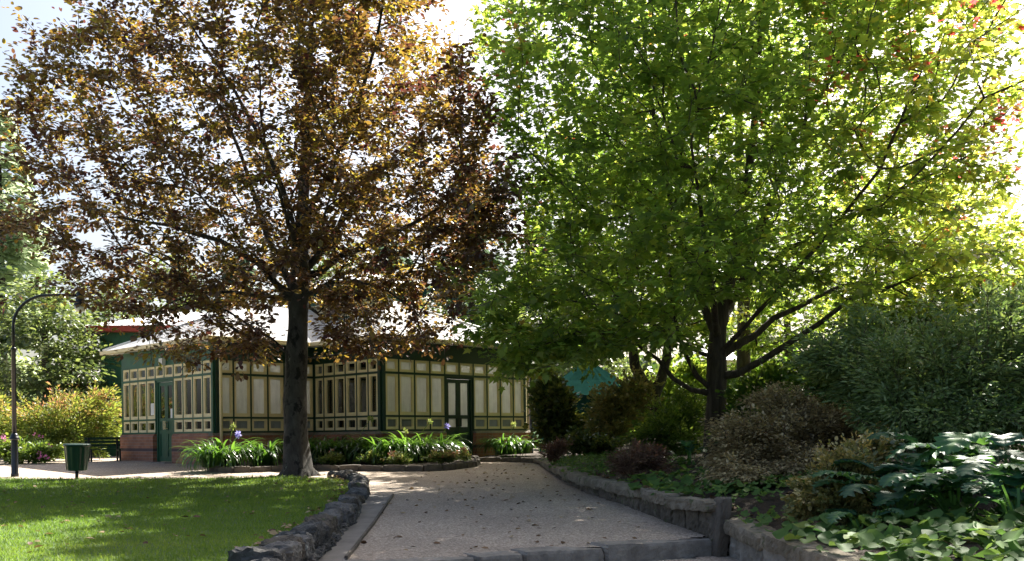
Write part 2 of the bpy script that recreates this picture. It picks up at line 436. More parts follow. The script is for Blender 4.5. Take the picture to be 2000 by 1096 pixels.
# ------------------------------------------------------------------ growing plants
def grow(limbs, attract, bf=.25, step=.35, sag=0.0, tip=.004, expo=2.35, smooth=2, order_from=None, wig=.12, g=None):
    """limbs: list of (points (n,3), radii); the first is the trunk. Attraction points join the nearest wood by the least detour."""
    g = g or rng
    pos = []; par = []; plen = []; rmin = []; hand = []
    def addn(p, pa, r, h):
        pos.append(np.asarray(p, float)); par.append(pa)
        plen.append(0.0 if pa < 0 else plen[pa] + np.linalg.norm(pos[-1] - pos[pa])); rmin.append(r); hand.append(h)
        return len(pos) - 1
    for li, (pts, rr) in enumerate(limbs):
        pts = np.asarray(pts, float)
        prev = -1
        if li > 0:
            A = np.array(pos); prev = int(np.argmin(np.linalg.norm(A - pts[0], axis=1)))
        for i in range(len(pts)):
            if li > 0 and i == 0: continue
            a = pos[prev] if prev >= 0 else pts[0]
            ra = rmin[prev] if prev >= 0 else rr[0]
            if li > 0 and i == 1: ra = rr[0]
            L = np.linalg.norm(pts[i] - a); k = max(1, int(L / step))
            for j in range(1, k + 1):
                f = j / k
                w = g.normal(0, .012, 3) if (j < k and li > 0) else 0
                prev = addn(a + (pts[i] - a) * f + w, prev, ra + (rr[i] - ra) * f, True)
    n0 = len(pos)
    o = np.asarray(order_from if order_from is not None else pos[n0 // 3])
    att = np.asarray(attract)
    att = att[np.argsort(np.linalg.norm(att - o, axis=1))]
    cap = n0 + len(att) * 14 + 10
    A = np.zeros((cap, 3)); PL = np.zeros(cap); A[:n0] = pos; PL[:n0] = plen
    n = n0; tips = []
    usable_from = 0
    for p in att:
        dist = np.linalg.norm(A[:n] - p, axis=1)
        j = int(np.argmin(dist + bf * PL[:n]))
        L = dist[j]
        k = max(1, min(12, int(round(L / step))))
        a = A[j].copy(); last = j
        perp = g.normal(0, wig, 3) * L
        for q in range(1, k + 1):
            f = q / k
            bend = math.sin(math.pi * f)
            c = a + (p - a) * f + perp * bend * .5 + np.array([0, 0, sag]) * L * bend
            last = addn(c, last, 0.0, False); A[n] = c; PL[n] = plen[-1]; n += 1
            if n >= cap - 1: break
        tips.append(last)
        if n >= cap - 14: break
    pos = np.array(pos); par = np.array(par); hand = np.array(hand); rmin = np.array(rmin)
    N = len(pos)
    # smooth the grown wood a little
    for _ in range(smooth):
        child_sum = np.zeros((N, 3)); cc = np.zeros(N)
        m = par >= 0
        np.add.at(child_sum, par[m], pos[m]); np.add.at(cc, par[m], 1)
        ok = (~hand) & (cc > 0)
        tgt = pos.copy()
        tgt[ok] = .5 * pos[ok] + .25 * pos[par[ok]] + .25 * child_sum[ok] / cc[ok][:, None]
        pos = tgt
    # pipe-model thickness
    acc = np.zeros(N)
    rad = np.zeros(N)
    for i in range(N - 1, -1, -1):
        r = max(acc[i] ** (1 / expo) if acc[i] > 0 else tip, tip)
        rad[i] = rmin[i] if (hand[i] and i < n0 and rmin[i] > 0) else r
        if par[i] >= 0: acc[par[i]] += min(rad[i], r if not hand[i] else rad[i]) ** expo
    for i in range(N):
        if par[i] >= 0 and rad[i] > rad[par[i]] : rad[i] = rad[par[i]] * .97
    tdir = np.zeros((N, 3)); m = par >= 0
    tdir[m] = unit(pos[m] - pos[par[m]])
    return dict(pos=pos, par=par, rad=rad, hand=hand, tips=np.array(tips), dir=tdir, n0=n0)

def wood_mesh(tr, name, mat, parent, rmin=.003, sides=(6, 12), pick=None):
    pos, par, rad = tr['pos'], tr['par'], tr['rad']
    N = len(pos)
    best = np.full(N, -1)
    for i in range(N):
        p = par[i]
        if p >= 0 and (best[p] < 0 or rad[i] > rad[best[p]]): best[p] = i
    vs_all = []; loops = []; base = 0
    for i in range(N):
        p = par[i]
        if p >= 0 and best[p] == i: continue
        chain = [p] if p >= 0 else []
        j = i
        while j >= 0: chain.append(j); j = best[j]
        if len(chain) < 2: continue
        r = rad[chain].copy()
        if p >= 0: r[0] = min(r[0], r[1] * 1.3)
        if r.max() < rmin: continue
        n = sides[1] if r.max() > .09 else (sides[0] if r.max() > .012 else 4)
        pts = pos[chain]
        v, f = tube_arrays(pts, r, n)
        vs_all.append(v); loops.append(np.array(f).ravel() + base); base += len(v)
    V = np.concatenate(vs_all); L = np.concatenate(loops)
    nf = len(L) // 4
    return np_mesh(name, V, L, np.arange(nf) * 4, np.full(nf, 4), mat, parent, None, True)

def sprays(tr, per, spread, size, T, F, mat, name, parent, tintf, droop=.2, flat=.7, szvar=.25, g=None, back=2, outc=None, outw=0.0):
    """leaves set along the last bit of every twig, fanned in a loose plane"""
    g = g or rng
    tips = tr['tips']; pos = tr['pos']; par = tr['par']; dr = tr['dir']
    K = len(tips)
    idx = np.repeat(tips, per)
    N = len(idx)
    for b in range(back):
        hop = g.random(N) < .45
        pj = par[idx]; hop &= pj >= tr['n0']
        idx = np.where(hop, pj, idx)
    p0 = pos[idx]; d0 = dr[idx]
    rnd = unit(g.normal(size=(N, 3)))
    rnd[:, 2] *= .45
    p = p0 + rnd * spread * g.random((N, 1)) ** .6 + d0 * (g.random((N, 1)) - .35) * spread
    d = unit(d0 * .5 + rnd * .9 + np.array([0, 0, -droop]))
    nrm = unit(np.array([0, 0, 1.0]) * flat + g.normal(size=(N, 3)) * (1 - flat) * .9)
    if outc is not None:
        out = unit(p - np.asarray(outc)); d = unit(d + out * outw); nrm = unit(nrm + out * outw * .7)
    s = size * (1 + szvar * g.normal(size=N)).clip(.45, 1.7)
    ti = np.repeat(np.arange(K), per)
    return leaf_mesh(name, p, d, nrm, s, T, F, tintf(p, ti, K, g).clip(0, 1), mat, parent)

def tint_std(mean=.45, clump=.18, leaf=.15):
    def f(p, ti, K, g):
        return mean + g.normal(0, clump, K)[ti] + g.normal(0, leaf, len(p))
    return f

def in_blobs(n, blobs, shell=.45, g=None, zmin=None):
    """points inside a union of ellipsoids, more of them near the skin"""
    g = g or rng
    vol = np.array([r[0] * r[1] * r[2] for c, r in blobs]) ** (2 / 3)
    out = []
    ch = g.choice(len(blobs), size=n * 2, p=vol / vol.sum())
    for k in ch:
        c, r = blobs[k]
        d = unit(g.normal(size=3)); u = g.random() ** (shell) * (.88 + .22 * math.sin(d[0] * 7 + k) * math.sin(d[1] * 6 + 2 * k) + .14 * math.sin(d[2] * 11 + d[0] * 5))
        q = np.array(c) + d * np.array(r) * u
        if zmin is not None and q[2] < zmin: continue
        out.append(q)
        if len(out) >= n: break
    return np.array(out)

def local(o, pts): return np.asarray(pts, float) - np.asarray(o, float)

def plant(name, label, cat, base, blobs, n, per, leafT, size, mat, spread=.16, stem='stem', trunk_r=.03, group=None, tint=None, shell=.4, bf=.3, droop=.1, flat=.5, step=.25, outw=.5, trunk_h=.15, wood='stem', leaves='foliage', nstem=1, tip=.003):
    base = np.asarray(base, float)
    root = empty(name, base)
    tag(root, label, cat, group)
    bl = [(np.asarray(c, float) - base, np.asarray(r, float)) for c, r in blobs]
    att = in_blobs(n, bl, shell, zmin=.05)
    limbs = [([(0, 0, -.05), (0, 0, trunk_h)], [trunk_r, trunk_r * .8])]
    for k in range(nstem - 1):
        a = rng.random() * 6.28
        limbs.append(([(0, 0, trunk_h * .4), (.15 * math.cos(a), .15 * math.sin(a), trunk_h * 1.4)], [trunk_r * .6, trunk_r * .5]))
    tr = grow(limbs, att, bf=bf, step=step, tip=tip, order_from=(0, 0, 0))
    wood_mesh(tr, wood, M[stem], root, rmin=tip * .9)
    cen = np.mean([c for c, r in bl], axis=0) - np.array([0, 0, .3 * np.mean([r[2] for c, r in bl])])
    sprays(tr, per, spread, size, leafT[0], leafT[1], M[mat], leaves, root, tint or tint_std(), droop, flat, outc=cen, outw=outw)
    return root
OVAL = (T_OVAL, F_OVAL); LANCE = (T_LANCE, F_LANCE); MAPLE = (T_MAPLE, F_MAPLE); DIAM = (T_DIAM, F_DIAM)

# ================================================================== SETTING
def sheet(name, xs, ys, zf, mat, kind='structure', inside=None, smooth=True):
    X, Y = np.meshgrid(xs, ys)
    Z = zf(X, Y)
    V = np.stack([X, Y, Z], -1).reshape(-1, 3)
    nx = len(xs); f = []
    i = np.arange(len(ys) - 1)[:, None] * nx + np.arange(nx - 1)[None, :]
    q = np.stack([i, i + 1, i + nx + 1, i + nx], -1).reshape(-1, 4)
    if inside is not None:
        cx = V[q].mean(1); q = q[inside(cx[:, 0], cx[:, 1])]
    nf = len(q)
    o = np_mesh(name, V, q.ravel(), np.arange(nf) * 4, np.full(nf, 4), mat, None, None, smooth)
    tag(o, kind=kind)
    return o
def inpoly(x, y, poly):
    x = np.asarray(x); y = np.asarray(y); r = np.zeros(x.shape, bool); n = len(poly)
    for i in range(n):
        x0, y0 = poly[i]; x1, y1 = poly[(i + 1) % n]
        c = ((y0 > y) != (y1 > y)) & (x < (x1 - x0) * (y - y0) / (y1 - y0 + 1e-12) + x0)
        r ^= c
    return r
def vnoise(x, y, s=1.0, seed=0):
    g = np.random.default_rng(seed); o = 0
    for k in range(5):
        a = g.random(4) * 6.28; f = s * 1.7 ** k
        o = o + np.sin(x * f * math.cos(a[0]) + y * f * math.sin(a[0]) + a[1]) * np.sin(x * f * math.cos(a[2]) - y * f * math.sin(a[2]) + a[3]) / 1.5 ** k
    return o / 2

STEP_A = G(1400, 1050); STEP_B = np.array([-2.1, 0, 0.]); 
sl = (STEP_A[1] - 9.3) / (STEP_A[0] + .76)           # the step runs obliquely across the path
def step_y(x): return STEP_A[1] + sl * (x - STEP_A[0])

gx = np.concatenate([[-900, -400, -200, -100], np.linspace(-60, 60, 61), [100, 200, 400, 900]])
gy = np.concatenate([[-60, -20, -5, 0, 3, 5, 7], np.linspace(8.5, 60, 53), [80, 120, 200, 400, 900]])
def gz(X, Y): return np.where(Y < 8.6, 0.0, np.where(Y < 11.6, .1, path_z(Y) - .12))
sheet('ground', gx, gy, gz, M['ground'])
sheet('path', np.linspace(-34, 6, 261), np.linspace(8.0, 44, 361), lambda X, Y: path_z(Y) + .004 * vnoise(X, Y, 1.2, 3), M['gravel'],
      inside=lambda x, y: (y > step_y(x) + .16) & (x > -30) & ~((x < -2.6) & (y < 11)))
sheet('lower_path', np.linspace(-2.2, 3.6, 12), np.linspace(2, 12, 24), lambda X, Y: .215 + 0 * X, M['gravel'], inside=lambda x, y: (y < step_y(x) + .2))

# lawn
WALL_C = np.array([(-3.9, 20.9), (-3.35, 20.2), (-2.98, 18.8), (-2.66, 16.8), (-2.40, 14.5), (-2.22, 12.5), (-2.09, 10.2), (-1.97, 8.2), (-1.80, 6.2), (-1.55, 4.5)])
far = [tuple(G(x, y, lawn_z)[:2]) for x, y in ((690, 941), (640, 936), (560, 933), (400, 935), (200, 936), (0, 936), (-300, 938))]
LAWN = [tuple(p) for p in WALL_C[1:]] + [(-30, 4.5), (far[-1][0] - 6, far[-1][1])] + far[::-1]
lsx, lsy = np.linspace(-22, -2, 161), np.linspace(4.5, 25, 165)
def lawn_h(X, Y):
    d = np.hypot(X + 4.75, Y - 21.4)
    return lawn_z(Y) + .012 * vnoise(X, Y, .8, 5) + .10 * np.exp(-(d / .9) ** 2)
sheet('lawn', lsx, lsy, lambda X, Y: lawn_h(X, Y), M['lawn'], inside=lambda x, y: inpoly(x, y, LAWN))
def grass():
    n = 230000
    Yr = 5.5 + 18.5 * rng.random(n) ** 1.25
    Xr = -2.0 - rng.random(n) * (.56 * Yr + .5)
    k = inpoly(Xr, Yr, LAWN)
    Xr, Yr = Xr[k], Yr[k]
    dd = np.hypot(Xr + 4.75, Yr - 21.4); k = dd > .42
    Xr, Yr = Xr[k], Yr[k]; n = len(Xr)
    pos = np.stack([Xr, Yr, lawn_h(Xr, Yr) - .004], -1)
    d = unit(np.stack([rng.normal(0, .55, n), rng.normal(0, .55, n), np.ones(n)], -1))
    nr = rng.normal(size=(n, 3))
    T = np.array([(0, .075, 0), (.55, .06, .02), (1, 0, .12), (0, -.075, 0)])
    sz = (.020 + .0016 * Yr) * (1 + .3 * rng.normal(size=n)).clip(.5, 1.8)
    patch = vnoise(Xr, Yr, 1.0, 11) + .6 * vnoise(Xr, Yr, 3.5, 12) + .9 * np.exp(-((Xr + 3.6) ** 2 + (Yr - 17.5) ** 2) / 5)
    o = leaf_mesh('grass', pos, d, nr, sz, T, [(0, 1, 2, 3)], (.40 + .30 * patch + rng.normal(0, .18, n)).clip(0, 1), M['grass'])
    tag(o, 'short mown green grass of the lawn beneath the copper tree', 'grass', kind='stuff')
grass()

# ------------------------------------------------------------------ stones
def rough_block(mb, c, ax, ay, az, half, rnd=.18, amp=.02, seed=0, div=(7, 5, 5)):
    """a rounded, chipped block: c centre, half sizes along ax ay az"""
    g = np.random.default_rng(seed)
    nx, ny, nz = div
    key = {}; vs = []; fs = []
    def vid(i, j, k):
        q = (i, j, k)
        if q not in key:
            key[q] = len(vs)
            vs.append([2 * i / nx - 1, 2 * j / ny - 1, 2 * k / nz - 1])
        return key[q]
    for i in range(nx):
        for j in range(ny):
            fs.append((vid(i, j, 0), vid(i, j + 1, 0), vid(i + 1, j + 1, 0), vid(i + 1, j, 0)))
            fs.append((vid(i, j, nz), vid(i + 1, j, nz), vid(i + 1, j + 1, nz), vid(i, j + 1, nz)))
    for i in range(nx):
        for k in range(nz):
            fs.append((vid(i, 0, k), vid(i + 1, 0, k), vid(i + 1, 0, k + 1), vid(i, 0, k + 1)))
            fs.append((vid(i, ny, k), vid(i, ny, k + 1), vid(i + 1, ny, k + 1), vid(i + 1, ny, k)))
    for j in range(ny):
        for k in range(nz):
            fs.append((vid(0, j, k), vid(0, j, k + 1), vid(0, j + 1, k + 1), vid(0, j + 1, k)))
            fs.append((vid(nx, j, k), vid(nx, j + 1, k), vid(nx, j + 1, k + 1), vid(nx, j, k + 1)))
    v = np.array(vs, float)
    h = np.array(half, float)
    sph = unit(v)
    pw = 16 if rnd < .2 else 7
    ln = (np.abs(v) ** pw).sum(1) ** (1 / pw)
    v = v / ln[:, None] * (1 - rnd) + sph * rnd * 1.2
    p = v * h
    off = 0
    for q in range(4):
        kk = g.normal(size=(3,)) * (3.5 + 4.5 * q); ph = g.random() * 6.28
        w_ = np.sin(p @ kk + ph)
        off = off + (w_ if q < 1 else .9 - 1.8 * np.abs(w_)) / (1 + .7 * q)
    jit = g.normal(0, .45, len(p))
    p = p + unit(v) * (amp * (off + jit))[:, None]
    sh = g.normal(0, .06, 2)
    p[:, 0] += sh[0] * p[:, 2]; p[:, 2] += sh[1] * p[:, 0] * .5
    W = np.asarray(c) + p[:, :1] * np.asarray(ax) + p[:, 1:2] * np.asarray(ay) + p[:, 2:] * np.asarray(az)
    mb.add(W, fs, False)

def resample(pts, step):
    pts = np.asarray(pts, float)
    d = np.concatenate([[0], np.cumsum(np.linalg.norm(np.diff(pts, axis=0), axis=1))])
    s = np.arange(0, d[-1], step)
    return np.stack([np.interp(s, d, pts[:, k]) for k in range(pts.shape[1])], -1), d[-1]

def base_z(x, y):
    return path_z(y) if y > step_y(x) else .2
def fieldstone_wall():
    root = empty('fieldstone_wall', (-2.4, 14, path_z(14)))
    tag(root, 'low wall of rough dark fieldstones along the curved edge of the lawn', 'stone wall')
    o0 = np.array(root.location)
    line, L = resample(WALL_C, .03)
    core = MB(); sts = [MB(), MB(), MB()]
    k = 0; s = .1
    n = len(line)
    seed = 0
    tang = np.gradient(line, axis=0); tang = unit(tang)
    # core body
    for i in range(0, n - 8, 8):
        a, b = line[i], line[i + 8]
        zt = lawn_z(a[1]) - .03; zb = base_z(a[0], a[1]) - .06
        d = unit(b - a); nn = np.array([d[1], -d[0]]) * .11
        ps = [(a + nn), (b + nn), (b - nn), (a - nn)]
        nn2 = nn * .85
        pt = [(a + nn2), (b + nn2), (b - nn2), (a - nn2)]
        core.hexa([(*(q - o0[:2]), zb - o0[2]) for q in ps] + [(*(q - o0[:2]), zt - o0[2]) for q in pt])
    for course in range(3):
        i = int(rng.random() * 8)
        while i < n - 6:
            p = line[i]; zb = base_z(*p) ; zt = lawn_z(p[1]) + .05
            H = zt - zb
            ln = rng.uniform(.22, .46) if course == 2 else rng.uniform(.18, .36)
            if course < 2 and H < .16 + .12 * course: i += int(ln / .03); continue
            t = tang[min(n - 1, i + int(ln / .06))]; c2 = line[min(n - 1, i + int(ln / .06))]
            nn = np.array([-t[1], t[0]])
            if course == 2:
                hh = rng.uniform(.09, .15); zc = zt - hh * .70 + rng.uniform(-.03, .04); off = rng.uniform(-.03, .03); wd = rng.uniform(.13, .18)
            else:
                hh = H / 5.2; zc = zb + H * (.20 + .33 * course) ; off = rng.uniform(.05, .08); wd = .11
            inward = -np.array([-t[1], t[0]])
            side = inward if inward[0] > 0 else -inward
            c = np.array([*(c2 + side * off), zc]) - o0
            ax = np.array([t[0], t[1], rng.normal(0, .08)])
            rough_block(sts[int(rng.random() * 3)], c, ax, (*nn, rng.normal(0, .12)), (rng.normal(0, .1), rng.normal(0, .1), 1), (ln * .505, wd, hh), .24, .022, seed, (11, 8, 8)); seed += 1
            i += int(ln / .03)
    # end stone at the near corner of the wall top
    core.build('mortar_core', M['mortar'], root)
    for st, mm in zip(sts, ('basalt', 'basalt_pale', 'basalt_brown')): st.build('stones', M[mm], root)
fieldstone_wall()

# gutter strip and its thin edging
base_l = [G(x, y)[:2] for x, y in ((716, 950), (722, 967), (720, 988), (688, 1024), (640, 1066), (613, 1093))]
edge_l = [G(x, y)[:2] for x, y in ((768, 968), (760, 980), (730, 1024), (706, 1054), (676, 1093))]
def gutter():
    e, _ = resample(edge_l, .25)
    e = list(map(tuple, e)) + [edge_l[-1]]
    poly = [(b[0] - .15, b[1]) for b in base_l[1:]] + [(-2.1, step_y(-2.1) + .2), (edge_l[-1][0], step_y(edge_l[-1][0]) + .2)] + list(reversed([tuple(q) for q in edge_l]))
    mb = MB()
    mb.add([(x, y, path_z(y) + .008) for x, y in poly], [tuple(range(len(poly)))])
    o = mb.build('gutter', M['concrete']); tag(o, kind='structure')
    eb = MB()
    pts = [np.array(q) for q in e]
    for a, b in zip(pts[:-1], pts[1:]):
        eb.bar((*a, path_z(a[1]) + .012), (*b, path_z(b[1]) + .012), .03, .05)
    o = eb.build('path_edging', M['kerb'])
    tag(o, 'thin edging strip between the concrete gutter and the gravel path', 'edging')
gutter()

# stone step
def stone_step():
    xs = [-2.3, -1.25, -.35, .12, .98, STEP_A[0] + .10]
    zc = .40
    root = empty('stone_step', (.5, step_y(.5), .2))
    tag(root, 'worn stone step across the near end of the gravel path', 'step')
    o0 = np.array(root.location)
    d = unit(np.array([1, sl, 0])); nn = np.array([-d[1], d[0], 0])
    for k in range(len(xs) - 1):
        x0, x1 = xs[k] + .006, xs[k + 1] - .006
        a = np.array([x0, step_y(x0), 0]); b = np.array([x1, step_y(x1), 0])
        c = (a + b) / 2 + nn * .19 - d * 0; c[2] = zc - .115 + rng.uniform(-.006, .008)
        mb = MB()
        rough_block(mb, c - o0, d, nn, (0, 0, 1), (np.linalg.norm(b - a) / 2, .19, .125), .03, .006, 300 + k, (22, 8, 7))
        mb.build('step_stone', M['sandstone_pale'], root)
stone_step()

# right retaining wall
wb = [G(x, y) for x, y in ((1040, 903), (1053, 908), (1095, 942), (1152, 968.5), (1209, 984), (1285, 1018), (1360, 1044), (1382, 1052))]
wt_z = [.965, .955, .90, .86, .83, .825, .82, .82]
def right_wall():
    root = empty('stone_retaining_wall', (*wb[4][:2], path_z(wb[4][1])))
    tag(root, 'low sandstone retaining wall along the right of the gravel path with a square pier at its near end', 'stone wall')
    o0 = np.array(root.location)
    pts = np.array([(p[0], p[1], z) for p, z in zip(wb, wt_z)])
    line, L = resample(pts, .03)
    n = len(line); i = 0; k = 0
    cop = MB(); face = MB()
    while i < n - 8:
        ln = rng.uniform(.95, 1.7); j = min(n - 1, i + int(ln / .03))
        if n - j < 14: j = n - 1
        a, b = line[i], line[j]; d = unit(b - a); dh = unit(np.array([d[0], d[1], 0])); nn = np.array([-dh[1], dh[0], 0])
        if nn[0] < 0: nn = -nn
        c = (a + b) / 2 + nn * .13; H = c[2] - path_z(c[1])
        th = min(.072, H * .38)
        c[2] -= th
        rough_block(cop, c - o0, d, nn, (0, 0, 1), (np.linalg.norm(b - a) / 2 - .006, .155, th), .04, .011, 500 + k, (20, 8, 5))
        # rougher stones below the coping
        m = max(1, int(round(np.linalg.norm(b - a) / .42)))
        for q in range(m):
            f0, f1 = q / m, (q + 1) / m
            aa = a + (b - a) * f0; bb = a + (b - a) * f1
            cc = (aa + bb) / 2 + nn * .205
            hh = (H - 2 * th) / 2 + .04
            cc[2] = path_z(cc[1]) - .05 + hh
            rough_block(face, cc - o0, d, nn, (0, 0, 1), (np.linalg.norm(bb - aa) / 2 + .01, .15, hh + .015), .08, .02, 800 + k * 7 + q, (10, 6, 8))
        i = j; k += 1
    cop.build('coping', M['sandstone'], root)
    face.build('wall_face', M['sandstone_dark'], root)
    pier = MB()
    pc = P(1402, 1010, STEP_A[1] - .02)
    rough_block(pier, np.array([pc[0] + .02, pc[1] - .02, .53]) - o0, (1, .3, 0), (-.3, 1, 0), (0, 0, 1), (.068, .10, .345), .03, .008, 77, (8, 8, 14))
    pier.build('pier', M['kerb'], root)
    # lower wall nearer
    r2 = empty('lower_retaining_wall', (2.45, 9, .2))
    tag(r2, 'lower mossy stone wall on the near side of the pier holding the leafy bed', 'stone wall')
    o2 = np.array(r2.location)
    A = P(1412, 1020, 10.95); B = P(1652, 1098, 7.45); Cc = B + (B - A) * .8
    A[2] = B[2] = Cc[2] = .60
    cop = MB(); face = MB()
    line = [A + (Cc - A) * f for f in (0, .22, .40, .60, .8, 1)]
    for k, (a, b) in enumerate(zip(line[:-1], line[1:])):
        d = unit(b - a); nn = np.array([-d[1], d[0], 0]); nn = nn if nn[0] > 0 else -nn
        c = (a + b) / 2 + nn * .14; c[2] = .60 - .07
        rough_block(cop, c - o2, d, nn, (0, 0, 1), (np.linalg.norm(b - a) / 2 - .004, .16, .075), .04, .011, 900 + k, (24, 8, 5))
        c[2] = .25; c = c + nn * .03
        rough_block(face, c - o2, d, nn, (0, 0, 1), (np.linalg.norm(b - a) / 2 + .004, .15, .24), .05, .02, 950 + k, (24, 6, 12))
    cop.build('coping', M['sandstone'], r2)
    face.build('wall_face', M['sandstone_pale'], r2)
    return line
low_line = right_wall()

# planted beds (soil)
bx = np.array([(p[1], p[0]) for p in wb][::-1] ); bx = bx[np.argsort(bx[:, 0])]
lw = np.array([(p[1], p[0]) for p in low_line]); lw = lw[np.argsort(lw[:, 0])]
wy = np.concatenate([lw[:, 0], bx[1:, 0]]); wx = np.concatenate([lw[:, 1], bx[1:, 1]])
wz_y = np.array([3, 10.8, 11.15, 14.75, 24.3, 30]); wz_z = np.array([.55, .55, .76, .78, .90, .93])
def wall_x(Y): return np.interp(Y, wy, wx)
def bed_z(X, Y):
    dx = X - wall_x(Y)
    return np.interp(Y, wz_y, wz_z) + .10 * np.clip(dx - .1, 0, 6) + .015 * vnoise(X, Y, 2.2, 8)
sheet('garden_bed', np.concatenate([np.linspace(.2, 9, 80), np.linspace(9.5, 26, 14)]), np.linspace(3.5, 40, 150), bed_z, M['soil'],
      inside=lambda x, y: (x > wall_x(y) + .07) & ((y < 24.4) | (x > .9 + 0 * y)))

# kerbed bed before the conservatory
TH = R(46.0)
ua = np.array([math.cos(TH), math.sin(TH)]); ub = np.array([-math.sin(TH), math.cos(TH)])
P1 = P(746, 850, 25.6)[:2]
WA, WB = .55, .505
TA, TB, SC, TD = 5.5, 3.03, 3.12, 5.40
P3 = P1 + TB * ub; P2 = P3 - SC * ua; P4 = P2 + TD * ub; PA = P1 + TA * ua
KERB = [tuple(G(x, y)[:2]) for x, y in ((408, 922), (460, 924), (545, 920.5), (625, 919), (700, 920), (760, 920.5), (814, 921), (848, 920.4), (890, 917), (925, 912), (934, 907), (931, 902), (905, 896))]
bedpoly = KERB + [tuple(P1 + 2.6 * ua), tuple(P1), tuple(P3), tuple(P2)]
def left_bed():
    xs = np.linspace(-9, -.2, 120); ys = np.linspace(21.5, 29.5, 110)
    sheet('flower_bed', xs, ys, lambda X, Y: path_z(Y) + .10 + .015 * vnoise(X, Y, 2, 4), M['soil'], inside=lambda x, y: inpoly(x, y, bedpoly))
    root = empty('bed_kerb', (KERB[6][0], KERB[6][1], path_z(KERB[6][1])))
    tag(root, 'dark curved stone kerb round the flower bed in front of the glasshouse', 'kerb')
    o0 = np.array(root.location)
    line, L = resample(np.array(KERB), .02); n = len(line); i = 0; k = 0
    while i < n - 5:
        j = min(n - 1, i + int(rng.uniform(.38, .62) / .02))
        a = np.array([*line[i], 0]); b = np.array([*line[j], 0]); d = unit(b - a); nn = np.array([-d[1], d[0], 0])
        c = (a + b) / 2; c[2] = path_z(c[1]) + .05 + rng.uniform(-.01, .012)
        mb = MB(); rough_block(mb, c - o0, d, nn, (0, 0, 1), (np.linalg.norm(b - a) / 2 - .004, .07, .09), .08, .008, 1200 + k, (6, 4, 4))
        mb.build('kerb_stone', M['kerb'], root)
        i = j; k += 1
left_bed()
def right_kerb():
    ln = [G(936, 902, lambda y: path_z(y))[:2], G(1000, 902)[:2], G(1044, 904)[:2]]
    root = empty('bed_kerb', (*ln[1], path_z(ln[1][1])))
    tag(root, 'straight low stone kerb in front of the plant right of the dark doors', 'kerb')
    o0 = np.array(root.location); line, L = resample(np.array(ln), .02); n = len(line); i = 0; k = 0
    while i < n - 5:
        j = min(n - 1, i + 30)
        a = np.array([*line[i], 0]); b = np.array([*line[j], 0]); d = unit(b - a); nn = np.array([-d[1], d[0], 0])
        c = (a + b) / 2; c[2] = path_z(c[1]) + .03
        mb = MB(); rough_block(mb, c - o0, d, nn, (0, 0, 1), (np.linalg.norm(b - a) / 2 - .004, .07, .09), .08, .008, 1300 + k, (6, 4, 4))
        mb.build('kerb_stone', M['kerb'], root); i = j; k += 1
    poly = [tuple(q) for q in ln] + [(PA[0] + .8, PA[1] + .5), tuple(PA), tuple(P1 + 3.9 * ua)]
    mb = MB(); mb.add([(x, y, path_z(y) + .07) for x, y in poly], [tuple(range(len(poly)))])
    tag(mb.build('side_bed', M['soil']), kind='structure')
right_kerb()

